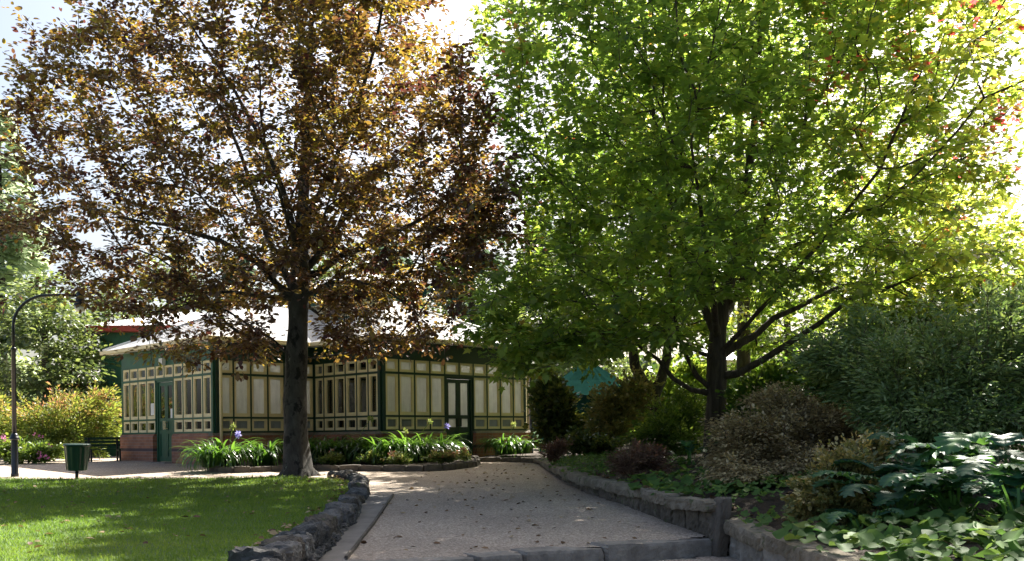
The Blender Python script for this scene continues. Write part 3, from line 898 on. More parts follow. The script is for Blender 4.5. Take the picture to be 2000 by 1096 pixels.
# ================================================================== CONSERVATORY
ZB = .80
def conservatory():
    root = empty('glasshouse', (P1[0], P1[1], ZB), TH)
    tag(root, 'cream and green timber glasshouse with brick plinth and pale iron hip roof', 'glasshouse')
    # local frame: x along ua, y along ub, z above ZB
    z = dict(base=-.25, plinth=.93, sill=.95, mid=1.33, head=2.48, top=2.87, eave=3.33)
    FA = ((0, 0), (1, 0), (0, -1)); FB = ((0, TB), (0, -1), (-1, 0))
    FC = ((-SC, TB), (1, 0), (0, -1)); FD = ((-SC, TB + TD), (0, -1), (-1, 0))
    def win(fr, s0, s1, z0, z1, kind, fw=.062):
        f = MB(); w = fw; bt = fw * (1.5 if z1 - z0 > .6 else 1.15)
        f.fbox(fr, s0, s0 + w, -.02, .045, z0, z1); f.fbox(fr, s1 - w, s1, -.02, .045, z0, z1)
        f.fbox(fr, s0 + w, s1 - w, -.02, .042, z0, z0 + bt); f.fbox(fr, s0 + w, s1 - w, -.02, .042, z1 - w, z1)
        # inner bead
        b = .014
        f.fbox(fr, s0 + w, s0 + w + b, -.015, .022, z0 + bt, z1 - w); f.fbox(fr, s1 - w - b, s1 - w, -.015, .022, z0 + bt, z1 - w)
        o = f.build('window', M['cream'], root)
        p = MB(); p.fbox(fr, s0 + w - .005, s1 - w + .005, -.004, .006, z0 + bt - .005, z1 - w + .005)
        p.build('pane', M[kind], o)
    def facade(fr, nb, w, dk, kinds, door=None, green='green'):
        L = nb * w
        t = MB()
        c0, c1 = .05, L - .05
        for zz, h in ((z['sill'], .05), (z['mid'], .05), (z['head'], .06), (z['top'], .05)):
            segs = [(0, L)] if not door or zz >= z['head'] else [(0, door[0] * w), (door[1] * w, L)]
            for s0, s1 in segs: t.fbox(fr, s0, s1, -.05, .062, zz - h / 2, zz + h / 2)
        zs = [z['sill'] + .025, z['mid'] - .025, z['mid'] + .025, z['head'] - .03, z['head'] + .03, z['top'] - .025]
        for k in range(nb + 1):
            s = k * w; hw = .022 if 0 < k < nb else .05
            s = min(max(s, hw), L - hw)
            for a, b in ((0, 1), (2, 3), (4, 5)):
                if door and door[0] < k < door[1] and a < 4: continue
                t.fbox(fr, s - hw, s + hw, -.05, .055, zs[a], zs[b])
        t.fbox(fr, 0, L, -.05, .05, z['top'] + .025, z['eave'] + .12)          # boarded frieze under the eaves
        t.build('timber_frame', M[green], root)
        for k in range(nb):
            e0 = .05 if k == 0 else .022; e1 = .05 if k == nb - 1 else .022
            if k == 0: e0 = .10
            if k == nb - 1: e1 = .10
            s0, s1 = k * w + e0, (k + 1) * w - e1
            if not (door and door[0] <= k < door[1]):
                win(fr, s0, s1, zs[0], zs[1], kinds[0]); win(fr, s0, s1, zs[2], zs[3], kinds[1])
            win(fr, s0, s1, zs[4], zs[5], kinds[2])
        # brick plinth with stone capping
        segs = [(0, L)] if not door else [(0, door[0] * w - .02), (door[1] * w + .02, L)]
        for i, (s0, s1) in enumerate(segs):
            pl = MB(); cp = MB()
            a = s0 - (.13 if (s0 == 0 and dk[0]) else 0); b = s1 + (.13 if (s1 == L and dk[1]) else 0)
            pl.fbox(fr, a, b, -.12, .13, z['base'], z['plinth'] - .07)
            q = lambda s, n, zz: (fr[0][0] + s * fr[1][0] + n * fr[2][0], fr[0][1] + s * fr[1][1] + n * fr[2][1], zz)
            z0, z1 = z['plinth'] - .07, z['plinth'] - .004
            cp.hexa([q(a, .132, z0), q(b, .132, z0), q(b, -.11, z0), q(a, -.11, z0), q(a, .075, z1), q(b, .075, z1), q(b, -.11, z1), q(a, -.11, z1)])
            pl.build('plinth', M['brick'], root)
            cp.build('plinth_cap', M['brick' if green == 'green' else 'stone_cap'], root)
        if door:
            s0, s1 = door[0] * w, door[1] * w
            zf = .14; fl = MB()
            fl.fbox(fr, s0 + .024, s0 + .09, -.05, .03, zf, z['head'] - .03); fl.fbox(fr, s1 - .09, s1 - .024, -.05, .03, zf, z['head'] - .03)
            fl.fbox(fr, s0 + .09, s1 - .09, -.05, .03, z['head'] - .09, z['head'] - .03)
            fl.build('door_frame', M[green], root)
            mid = (s0 + s1) / 2
            for (a, b) in ((s0 + .094, mid - .004), (mid + .004, s1 - .094)):
                d = MB(); st = .085; n0, n1 = -.045, -.005
                d.fbox(fr, a, a + st, n0, n1, zf + .01, z['head'] - .10); d.fbox(fr, b - st, b, n0, n1, zf + .01, z['head'] - .10)
                for (za, zb) in ((zf + .01, zf + .16), (z['sill'] - .02, z['sill'] + .08), (z['mid'] - .06, z['mid'] + .04), (z['head'] - .20, z['head'] - .10)):
                    d.fbox(fr, a + st, b - st, n0, n1, za, zb)
                d.fbox(fr, a + st - .005, b - st + .005, n0 + .012, n1 - .018, zf + .15, z['sill'] - .01)      # lower panel
                if green == 'green':
                    d.fbox(fr, a + st - .005, b - st + .005, n0 + .012, n1 - .018, z['sill'] + .07, z['mid'] - .05)
                o = d.build('door', M[green], root)
                p = MB(); p.fbox(fr, a + st - .003, b - st + .003, -.03, -.022, z['mid'] + .035, z['head'] - .195); p.build('pane', M[kinds[1]], o)
                if green != 'green':
                    p = MB(); p.fbox(fr, a + st - .003, b - st + .003, -.03, -.022, z['sill'] + .075, z['mid'] - .055); p.build('pane', M[kinds[1]], o)
                hd = MB(); hx = (b - .045) if b < mid else (a + .045)
                hd.fbox(fr, hx - .012, hx + .012, -.005, .05, z['sill'] + .12, z['sill'] + .14); hd.fbox(fr, hx - .012, hx + .012, -.005, .05, z['sill'] + .30, z['sill'] + .32)
                hd.fbox(fr, hx - .014, hx + .014, .05, .068, z['sill'] + .10, z['sill'] + .34); hd.build('handle', M['cream' if green == 'green' else 'black'], o)
            sp = MB(); sp.fbox(fr, s0 - .05, s1 + .05, -.2, .35, -.2, zf); sp.build('door_sill', M['sandstone_pale'], root)
    facade(FA, 10, WA, (True, True), ('pane_grey', 'pane_white', 'pane_white'), (4, 6), 'dark_green')
    facade(FB, 6, WB, (False, True), ('glass', 'glass', 'glass'), None, 'dark_green')
    facade(FC, 6, SC / 6, (True, False), ('pane_grey', 'pane_white', 'pane_white'), None, 'dark_green')
    facade(FD, 10, TD / 10, (False, False), ('glass', 'glass', 'glass'), (4, 6), 'green')
    # far end walls, floor
    D2 = TB + TD
    en = MB()
    en.box(TA - .06, TA + .0, .06, D2 - .06, z['base'], z['eave'] + .1)
    en.box(-SC + .052, TA, D2 - .06, D2 - .002, z['base'], z['eave'] + .1)
    en.build('rear_wall', M['grey_pale'], root)
    fl = MB(); fl.box(-SC + .12, TA - .12, TB + .12, D2 - .1, -.05, .13); fl.box(.12, TA - .12, .12, TB + .119, -.05, .13)
    fl.build('floor', M['sandstone_pale'], root)
    iw = MB(); iw.box(1.3, 1.36, .5, TB + TD - .6, .13, 2.6)  # added inner walls, placed to keep the clear side windows dark
    iw.box(-SC + 1.3, -SC + 1.36, TB + .6, TB + TD - .6, .13, 2.6)
    iw.build('added_partition', M['inside'], root)
    # roofs: hip volumes with their own soffit
    def hip(x0, x1, y0, y1, ze, pitch, along, name, th=.10):
        if along == 'y':
            hw = (x1 - x0) / 2; h = hw * math.tan(pitch); r0 = ((x0 + x1) / 2, y0 + hw, ze + th + h); r1 = ((x0 + x1) / 2, max(y1 - hw, y0 + hw + .01), ze + th + h)
        else:
            hw = (y1 - y0) / 2; h = hw * math.tan(pitch); r0 = (x0 + hw, (y0 + y1) / 2, ze + th + h); r1 = (max(x1 - hw, x0 + hw + .01), (y0 + y1) / 2, ze + th + h)
        c = [(x0, y0), (x1, y0), (x1, y1), (x0, y1)]
        b = [(*q, ze) for q in c]; t = [(*q, ze + th) for q in c]
        v = b + t + [r0, r1]
        m = MB()
        if along == 'y':
            fx = [(4, 5, 8), (6, 7, 9)]; fy = [(5, 6, 9, 8), (7, 4, 8, 9)]
        else:
            fx = [(4, 5, 9, 8), (6, 7, 8, 9)]; fy = [(5, 6, 9), (7, 4, 8)]
        w_ = ov - .04                       # soffit only under the overhang
        vi = [(x0 + w_, y0 + w_, ze), (x1 - w_, y0 + w_, ze), (x1 - w_, y1 - w_, ze), (x0 + w_, y1 - w_, ze)]
        m.add(v, [(0, 1, 5, 4), (1, 2, 6, 5), (2, 3, 7, 6), (3, 0, 4, 7)] + fx + fy)
        m.add(b + vi, [(0, 4, 5, 1), (1, 5, 6, 2), (2, 6, 7, 3), (3, 7, 4, 0)])
        o = m.build(name, [M['sheet_x'], M['sheet_y'], M['white']], root)
        for k, pg in enumerate(o.data.polygons):
            if k < 4 or k >= 8: pg.material_index = 2
            elif k >= 6: pg.material_index = 1
        # ridge capping
        rc = MB(); rc.tube([np.array(r0) + (0, 0, .01), np.array(r1) + (0, 0, .01)], .05, 8)
        for ci, rr in ((0, r0), (1, r0 if along == 'y' else r1), (3, r1 if along == 'y' else r0)):
            rc.tube([np.array(t[ci]) + (0, 0, .015), np.array(rr) + (0, 0, .01)], .045, 8)
        rc.build('ridge_capping', M['white'], o)
        return r0, r1
    ov = .42; pitch = R(24)
    hip(-ov, TA + ov, -ov, D2 + 1.2, z['eave'], pitch, 'y', 'roof')
    hip(-SC - ov, TA - 1.0, TB - ov, D2 + .42, z['eave'] + .004, pitch, 'x', 'roof')
    # gutters along the eaves
    gt = MB()
    ze = z['eave'] + .03
    def gut(a, b):
        gt.bar((*a, ze), (*b, ze), .10, .10)
    gut((-ov - .05, -ov - .051), (TA + ov, -ov - .051)); gut((-ov - .051, -ov + .0), (-ov - .051, TB - ov - .10))
    gut((-SC - ov - .05, TB - ov - .051), (-ov - .11, TB - ov - .051)); gut((-SC - ov - .051, TB - ov + .0), (-SC - ov - .051, D2 + .42))
    gt.build('gutter', M['cream'], root)
    # downpipe at the corner between two facades
    dp = MB()
    cx, cy = -SC + .09, TB - .16
    dp.tube([(cx, TB - ov - .05, z['eave'] - .02), (cx, TB - ov - .02, z['eave'] - .10), (cx, cy - .02, z['eave'] - .22), (cx, cy, z['eave'] - .34), (cx, cy, .1)], .042, 10)
    dp.tube([(cx, cy, .62), (cx, cy, .68)], .055, 10)
    dp.build('downpipe', M['cream'], root)
    dp = MB(); cx, cy = TA + .10, -.02
    dp.tube([(cx, -ov, z['eave'] - .02), (cx, -ov + .05, z['eave'] - .1), (cx, cy, z['eave'] - .3), (cx, cy, .1)], .045, 10)
    dp.build('downpipe', M['cream'], root)
    # roof lantern
    ln = MB(); ln.box(1.75, 3.75, 3.2, 6.8, 3.9, 5.15); lo = ln.build('roof_lantern', M['green'], root)
    lv = MB()
    for k in range(7): lv.box(1.70, 3.80, 3.14, 3.20, 4.45 + k * .07, 4.49 + k * .07); lv.box(1.69, 1.75, 3.2, 6.8, 4.45 + k * .07, 4.49 + k * .07)
    lv.build('louvre', M['cream'], lo)
    lr = MB(); lr.add([(1.4, 2.85, 5.15), (4.1, 2.85, 5.15), (4.1, 7.15, 5.15), (1.4, 7.15, 5.15), (1.4, 2.85, 5.42), (4.1, 2.85, 5.42), (4.1, 7.15, 5.42), (1.4, 7.15, 5.42), (2.75, 4.2, 6.0), (2.75, 5.8, 6.0)],
        [(3, 2, 1, 0), (0, 1, 5, 4), (1, 2, 6, 5), (2, 3, 7, 6), (3, 0, 4, 7), (4, 5, 8), (5, 6, 9, 8), (6, 7, 9), (7, 4, 8, 9)])
    lro = lr.build('lantern_roof', [M['teal'], M['roof_y']], lo)
    for k, pg in enumerate(lro.data.polygons):
        if k >= 5: pg.material_index = 1
    # lamp above the left door and two notices
    fr = FD; w = TD / 10
    lm = MB(); lm.fbox(fr, 4.86 * w, 5.12 * w + .06, .06, .17, z['top'] - .02, z['top'] + .17); lm.build('bulkhead_lamp', M['white'], root)
    nm = MB(); nm.fbox(fr, 3.32 * w, 3.32 * w + .2, .007, .012, z['mid'] + .14, z['mid'] + .48); nm.build('notice', M['white'], root)
    nm = MB(); nm.fbox(fr, 5.42 * w, 5.42 * w + .16, -.021, -.016, z['mid'] + .04, z['mid'] + .30); nm.build('notice', M['white'], root)
    return root
conservatory()
def loc(x, y, zz): 
    q = P1 + ua * x + ub * y
    return np.array([q[0], q[1], zz])

# plants inside behind the clear panes
def inside_plants():
    spots = [(.55, .55, 'red'), (.6, 1.25, 'red'), (.6, 1.9, 'red'), (.55, 2.5, None), (-SC + .7, TB + .8, None), (-SC + .7, TB + 1.8, 'red'), (-SC + .7, TB + 4.2, None)]
    labs = ['red flowering plant inside the glass nearest the green corner post', 'red flowering plant inside the glass, second from the green corner post',
            'leafy plant with red flowers inside the middle of the clear side windows', 'leafy plant inside the glass by the inner corner of the house',
            'leafy plant inside the glass beside the cream downpipe', 'leafy red flowered plant inside the glass right of the left doors', 'leafy plant inside the windows left of the left doors']
    for (x, y, r), lab in zip(spots, labs):
        b = loc(x, y, .93)
        h = rng.uniform(1.3, 1.7)
        root = plant('potted_plant', lab, 'plant', b, [((b[0], b[1], b[2] + h * .55), (.33, .33, h * .5))], 50, 14, LANCE, .13, 'bronze_leaf' if r else 'fine_leaf', .16, trunk_r=.02, group='plants inside the glasshouse', trunk_h=.3)
        if r:
            n = 46; g = rng
            for q in np.stack([g.uniform(-.3, .3, 5), g.uniform(-.3, .3, 5), h * g.uniform(.7, 1.1, 5)], -1):
                d = unit(g.normal(size=(n, 3)))
                leaf_mesh('flower_head', q + d * .05, d, g.normal(size=(n, 3)), .06, T_OVAL, F_OVAL, g.random(n), M['petal_red'], root)
inside_plants()

# ------------------------------------------------------------------ buildings behind
def house_box(name, label, cat, c, rz, sx, sy, h, roof_h, mats, ov=.4, extra=None):
    root = empty(name, c, rz); tag(root, label, cat)
    w = MB(); w.box(-sx, sx, -sy, sy, -.3, h); w.build('wall', M[mats[0]], root)
    f = MB(); f.box(-sx - ov, sx + ov, -sy - ov, sy + ov, h, h + .22); f.build('fascia', M[mats[1]], root)
    r = MB(); e = ov + .06
    hw = min(sx, sy) * .95
    r.add([(-sx - e, -sy - e, h + .22), (sx + e, -sy - e, h + .22), (sx + e, sy + e, h + .22), (-sx - e, sy + e, h + .22), (-sx + hw, 0, h + .22 + roof_h), (sx - hw, 0, h + .22 + roof_h)],
          [(3, 2, 1, 0), (0, 1, 5, 4), (1, 2, 5), (2, 3, 4, 5), (3, 0, 4)])
    r.build('roof', M[mats[2]], root)
    return root
q = P(300, 900, 37)
house_box('pavilion', 'tall green building with a red fascia and pale roof behind the glasshouse', 'building', (q[0] + .6, 39.5, .9), R(3), 2.7, 2.4, 4.75, .85, ('green', 'red', 'roof_x'))
q = P(215, 800, 40)
house_box('low_shed', 'low building with a grey iron roof and red fascia beyond the autumn shrub', 'building', (q[0] + .6, 41.5, .9), R(0), 2.4, 1.8, 2.75, .95, ('inside', 'red', 'roof_grey'))
q = P(1372, 780, 40)
cot = house_box('cottage', 'pale building with a cream corner post glimpsed left of the maple trunk', 'building', (q[0] + .75, 43, .9), R(8), .6, 2.0, 3.5, .9, ('white', 'cream', 'roof_x'))
mb = MB(); mb.box(-1.02, -.82, -2.15, -2.02, -.3, 3.49); mb.build('post', M['cream'], cot)
def marquee():
    c = P(1150, 850, 34); root = empty('shade_tent', (c[0], 34.5, .95), R(12))
    tag(root, 'dark teal cloth tent with a pointed top behind the shrubs', 'tent')
    def cloth(x, y, zt):  # hanging side with folds
        return
    n = 48; vs = []; fs = []
    rings = [(1.55, 0.0), (1.5, .7), (1.45, 1.35), (1.5, 1.75), (1.85, 1.95), (1.75, 2.0), (1.0, 2.5), (.45, 2.95), (.06, 3.35)]
    for r, zz in rings:
        for k in range(n):
            a = 2 * math.pi * k / n
            sq = 1 / max(abs(math.cos(a)), abs(math.sin(a))) ** .75
            fold = 1 + .03 * math.sin(k * 2.6) * (1 if zz < 1.9 else .4)
            vs.append((r * sq * fold * math.cos(a), r * sq * fold * math.sin(a), zz))
    for i in range(len(rings) - 1):
        for k in range(n):
            k2 = (k + 1) % n; fs.append((i * n + k, i * n + k2, (i + 1) * n + k2, (i + 1) * n + k))
    m = MB(); m.add(vs[:n * 5], [f for f in fs if max(f) < n * 5], True); m.build('cloth_side', M['teal'], root)
    m = MB(); m.add(vs[n * 4:], [tuple(i - n * 4 for i in f) for f in fs if min(f) >= n * 4], False); m.build('cloth_top', M['teal'], root)
marquee()

# ------------------------------------------------------------------ street furniture
def copy_tree(o, parent=None):
    c = o.copy(); C.objects.link(c)
    if parent is not None: c.parent = parent
    for ch in list(o.children): copy_tree(ch, c)
    return c
def street_lamp():
    b = G(29, 931)
    root = empty('street_lamp', b, R(-2)); tag(root, 'tall black lamp post with a swan neck arm at the left edge of the lawn', 'street lamp', 'black swan neck lamp posts')
    m = MB(); m.lathe([(.085, 0), (.085, .06), (.075, .08), (.072, .82), (.072, .83)], 20); m.build('base', M['black'], root)
    m = MB(); m.lathe([(.075, .83), (.115, .85), (.12, .87), (.085, .90), (.075, .95), (.05, .99)], 20); m.build('collar', M['black'], root)
    m = MB(); m.lathe([(.05, .99), (.048, 2.88), (.058, 2.885), (.058, 2.93), (.035, 2.95)], 16)
    pts = [(0, 0, 2.95), (0, 0, 3.42)]
    for k in range(1, 11):
        a = R(90 * k / 10); pts.append((.78 * (1 - math.cos(a)), 0, 3.42 + .70 * math.sin(a)))
    pts.append((1.2, 0, 4.12)); pts.append((1.50, 0, 4.10))
    m.tube(pts, .034, 10); m.build('pole', M['black'], root)
    m = MB(); m.lathe([(.02, .16), (.07, .15), (.085, .10), (.075, .02), (.10, 0), (.10, -.06), (.15, -.16), (.155, -.17), (.03, -.165)], 20, (1.56, 0, 4.04)); m.build('lamp_head', M['black'], root)
    m = MB(); m.lathe([(.03, -.165), (.13, -.172), (.125, -.24), (.09, -.29), (.02, -.31)], 20, (1.56, 0, 4.04)); m.build('lamp_glass', M['white'], root)
    r2 = copy_tree(root); b2 = G(1037, 886); r2.location = (b2[0], b2[1], path_z(b2[1])); r2.rotation_euler = (0, 0, R(60))
    r2['label'] = 'dark lamp post beside the right end of the glasshouse rising into the maple leaves'
street_lamp()
def litter_bin():
    b = G(150, 935, lawn_z); root = empty('litter_bin', b); tag(root, 'round ribbed green litter bin on a single post at the lawn edge', 'litter bin')
    m = MB(); m.lathe([(.035, -.05), (.035, .2)], 12); m.build('post', M['black'], root)
    m = MB(); n = 48
    prof = [(.195, .18), (.20, .19), (.25, .69), (.262, .70), (.262, .735), (.235, .735), (.19, .22), (.01, .215)]
    vs = []; fs = []
    for i, (r, zz) in enumerate(prof):
        for k in range(n):
            rr = r + (.011 if (k % 4 < 2 and i in (1, 2)) else 0); a = 2 * math.pi * k / n
            vs.append((rr * math.cos(a), rr * math.sin(a), zz))
    for i in range(len(prof) - 1):
        for k in range(n):
            k2 = (k + 1) % n; fs.append((i * n + k, i * n + k2, (i + 1) * n + k2, (i + 1) * n + k))
    fs.append(tuple(reversed(range(n))))
    m.add(vs, fs); o = m.build('bin_body', M['bin'], root)
    m = MB(); m.lathe([(.245, .70), (.278, .70), (.278, .745), (.245, .745)], 32); o = m.build('rim', M['bin'], root)
    root.rotation_euler = (R(2.5), R(2), 0)
litter_bin()
def bench():
    b = G(196, 902, lambda y: path_z(y)); root = empty('park_bench', (b[0], b[1] + .3, path_z(b[1])), R(35)); tag(root, 'dark green slatted bench half hidden in the shrub left of the glasshouse', 'bench')
    m = MB()
    for k in range(4): m.box(-.6, .6, -.22 + k * .12, -.13 + k * .12, .42, .45)
    m.build('seat', M['bin'], root)
    m = MB()
    for k in range(3): m.box(-.6, .6, .27 + k * .02, .295 + k * .02, .53 + k * .12, .62 + k * .12)
    m.build('backrest', M['bin'], root)
    for x in (-.48, .48):
        m = MB(); m.box(x - .03, x + .03, -.2, -.15, 0, .42); m.box(x - .03, x + .03, .2, .26, 0, .85); m.box(x - .03, x + .03, -.15, .2, .36, .42); m.build('leg', M['black'], root)
    root.scale = (.82, .82, .82)
bench()

# ================================================================== BIG TREES
def px_limb(pts, Y, dep=None):
    out = []
    for i, q in enumerate(pts):
        y = Y + (0 if dep is None else dep * (i / (len(pts) - 1)))
        out.append(P(q[0], q[1], y))
    return np.array(out)
def crown_pts(n, Y, cx, prof, dmax, gap=.15, seed=1, shell=.42, dcen=0.0):
    """prof: rows (photo y, left x, right x); the crown is round, with its own left and right reach"""
    g = np.random.default_rng(seed)
    prof = np.array(sorted(prof), float)
    out = []
    ys = g.uniform(prof[0, 0], prof[-1, 0], n * 6)
    L = np.interp(ys, prof[:, 0], prof[:, 1]); Rr = np.interp(ys, prof[:, 0], prof[:, 2])
    wsum = (Rr - L) / (Rr - L).max()
    keep = g.random(len(ys)) < wsum
    ys, L, Rr = ys[keep], L[keep], Rr[keep]
    a = g.random(len(ys)) * 2 * math.pi; u = g.random(len(ys)) ** shell
    half = np.where(np.cos(a) < 0, cx - L, Rr - cx)
    X = cx + np.cos(a) * u * half
    Dm = np.minimum(dmax, .5 * (Rr - L) * Y / FPX)
    D = np.sin(a) * u * Dm + dcen
    q = np.stack([P(x, y, Y) for x, y in zip(X, ys)])
    q[:, 1] += D
    # keep branches in the same photo outline whatever their distance
    q[:, 0] *= (Y + D * .75) / Y
    q[:, 2] = EYE + (q[:, 2] - EYE) * (Y + D * .55) / Y
    nz = np.sin(q[:, 0] * 2.1 + 1) * np.sin(q[:, 1] * 1.9 + 2) * np.sin(q[:, 2] * 2.6) + .5 * np.sin(q[:, 0] * 4.3) * np.sin(q[:, 2] * 4.9 + q[:, 1] * 3.7)
    q = q[nz > -1 + gap * 4.2 * .6]
    return q[:n]

def big_tree(name, label, limbs, att, bark, leafT, size, mat, per, spread, tintf, bf=.22, step=.38, sag=.03, droop=.25, flat=.72, tip=.005, group=None, crown='crown', trunk_flare=None):
    base = limbs[0][0][0].copy()
    root = empty(name, base); tag(root, label, 'tree', group)
    lm = [(np.asarray(p) - base, r) for p, r in limbs]
    tr = grow(lm, np.asarray(att) - base, bf=bf, step=step, sag=sag, tip=tip, order_from=lm[0][0][len(lm[0][0]) // 2])
    w = wood_mesh(tr, 'trunk', M[bark], root, rmin=tip * .95, sides=(7, 20))
    if trunk_flare:
        # roots spreading at the foot
        me = w.data; n = len(me.vertices); co = np.empty(n * 3, np.float32); me.vertices.foreach_get("co", co); co = co.reshape(-1, 3)
        r = np.hypot(co[:, 0], co[:, 1]); a = np.arctan2(co[:, 1], co[:, 0])
        h = np.clip(1 - co[:, 2] / .55, 0, 1) ** 2.2 * (r < .6)
        k = 1 + h * trunk_flare * (.55 + .45 * np.sin(a * 5 + .6) + .2 * np.sin(a * 9))
        co[:, 0] *= k; co[:, 1] *= k
        lump = (r < .5) * (co[:, 2] < 6) * .018
        co[:, 0] += lump * np.sin(co[:, 2] * 7 + a * 3); co[:, 1] += lump * np.cos(co[:, 2] * 9 + a * 2)
        me.vertices.foreach_set("co", co.ravel()); me.update()
    sprays(tr, per, spread, size, leafT[0], leafT[1], M[mat], crown, root, lambda p, ti, K, g: tintf(p + base, ti, K, g), droop, flat)
    return root

def beech():
    Y = 21.4
    tk = [(582, 936, .33), (581, 915, .285), (578, 860, .262), (576, 780, .25), (579, 700, .235), (582, 640, .225), (583, 585, .23), (586, 540, .20), (590, 480, .155), (592, 400, .13), (597, 280, .095), (604, 130, .07), (612, -40, .045), (618, -200, .02)]
    limbs = [(np.array([P(x, y, Y) for x, y, r in tk]), [r for x, y, r in tk])]
    def lb(pts, dep, r0, r1): limbs.append((px_limb(pts, Y, dep), list(np.linspace(r0, r1, len(pts)))))
    lb([(580, 590), (545, 560), (505, 515), (430, 470), (330, 440), (230, 425)], -1.2, .10, .02)
    lb([(582, 565), (545, 510), (520, 455), (500, 390), (470, 300), (420, 190)], .8, .10, .025)
    lb([(586, 560), (620, 535), (665, 500), (740, 470), (820, 430), (900, 380)], -1.0, .10, .02)
    lb([(588, 545), (635, 480), (690, 405), (750, 330), (830, 240)], 1.5, .085, .02)
    lb([(586, 575), (640, 553), (690, 548), (750, 563), (800, 598), (840, 640)], -.8, .055, .01)
    lb([(582, 600), (620, 612), (650, 640), (672, 690)], 1.2, .045, .01)
    lb([(580, 595), (530, 580), (450, 570), (360, 580), (290, 620)], -1.6, .06, .012)
    lb([(590, 480), (560, 390), (520, 290), (460, 180), (380, 60)], -1.5, .075, .02)
    lb([(592, 450), (640, 350), (690, 240), (730, 100), (760, -40)], -1.2, .075, .02)
    lb([(588, 520), (575, 470), (560, 420), (540, 360)], -3.6, .08, .02)
    lb([(588, 520), (610, 480), (640, 440), (670, 400)], 3.6, .08, .02)
    prof = [(-330, 480, 720), (-200, 330, 830), (-60, 240, 860), (40, 170, 865), (90, 70, 900), (150, 0, 930), (215, -20, 955), (290, 20, 970), (360, 30, 1000), (430, 0, 1015), (490, 60, 975), (540, 120, 930), (590, 190, 900), (640, 250, 880), (680, 300, 850), (700, 380, 800)]
    att = crown_pts(3700, Y, 585, prof, 4.6, .10, 3, .5)
    # hanging lower sprays seen against the glasshouse
    g = np.random.default_rng(5)
    hang = []
    for (x, y, n, sx, sy) in ((275, 640, 14, 35, 45), (340, 690, 16, 35, 35), (395, 720, 14, 35, 25), (440, 670, 14, 40, 40), (490, 735, 10, 28, 30), (500, 640, 12, 35, 30), (690, 640, 18, 40, 45), (740, 660, 16, 40, 35), (640, 660, 12, 25, 35), (800, 640, 16, 40, 40), (860, 640, 14, 35, 40), (880, 560, 16, 40, 40), (60, 470, 12, 40, 30), (150, 560, 18, 50, 40), (210, 600, 14, 40, 30), (960, 450, 40, 40, 60), (985, 400, 30, 30, 50), (950, 330, 30, 35, 50), (920, 230, 24, 35, 50), (880, 470, 30, 60, 50), (890, 130, 22, 35, 60), (915, 180, 16, 25, 50), (60, 140, 16, 35, 40), (110, 70, 16, 35, 35), (30, 190, 14, 25, 30), (50, 310, 18, 35, 40), (30, 430, 18, 30, 35), (150, 40, 12, 40, 30)):
        for k in range(n):
            hang.append(P(x + g.normal(0, sx), y + g.normal(0, sy * .7), Y - 2.5 + g.normal(0, 1.2)))
    att = np.concatenate([att, hang])
    # keep the trunk itself clear of leaves below the fork
    pxs = HX + att[:, 0] / att[:, 1] * FPX; pys = HY - (att[:, 2] - EYE) / att[:, 1] * FPX
    att = att[~(((np.abs(pxs - 580) < 48) & (pys > 590)) | ((pys > 600) & (g.random(len(att)) < .30)) | ((pys > 520) & (g.random(len(att)) < .1)))]
    att = att[att[:, 2] > 2.9 + .0 * att[:, 2]]
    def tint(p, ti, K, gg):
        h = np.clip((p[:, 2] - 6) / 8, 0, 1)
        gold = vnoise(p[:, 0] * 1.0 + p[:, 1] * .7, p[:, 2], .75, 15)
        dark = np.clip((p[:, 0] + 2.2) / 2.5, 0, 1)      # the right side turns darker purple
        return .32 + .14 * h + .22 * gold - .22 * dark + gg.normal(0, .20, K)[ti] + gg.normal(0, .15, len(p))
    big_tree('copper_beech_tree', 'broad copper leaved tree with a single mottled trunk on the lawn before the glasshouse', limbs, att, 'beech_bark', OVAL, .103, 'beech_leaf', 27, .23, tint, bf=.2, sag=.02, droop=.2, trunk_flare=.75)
beech()

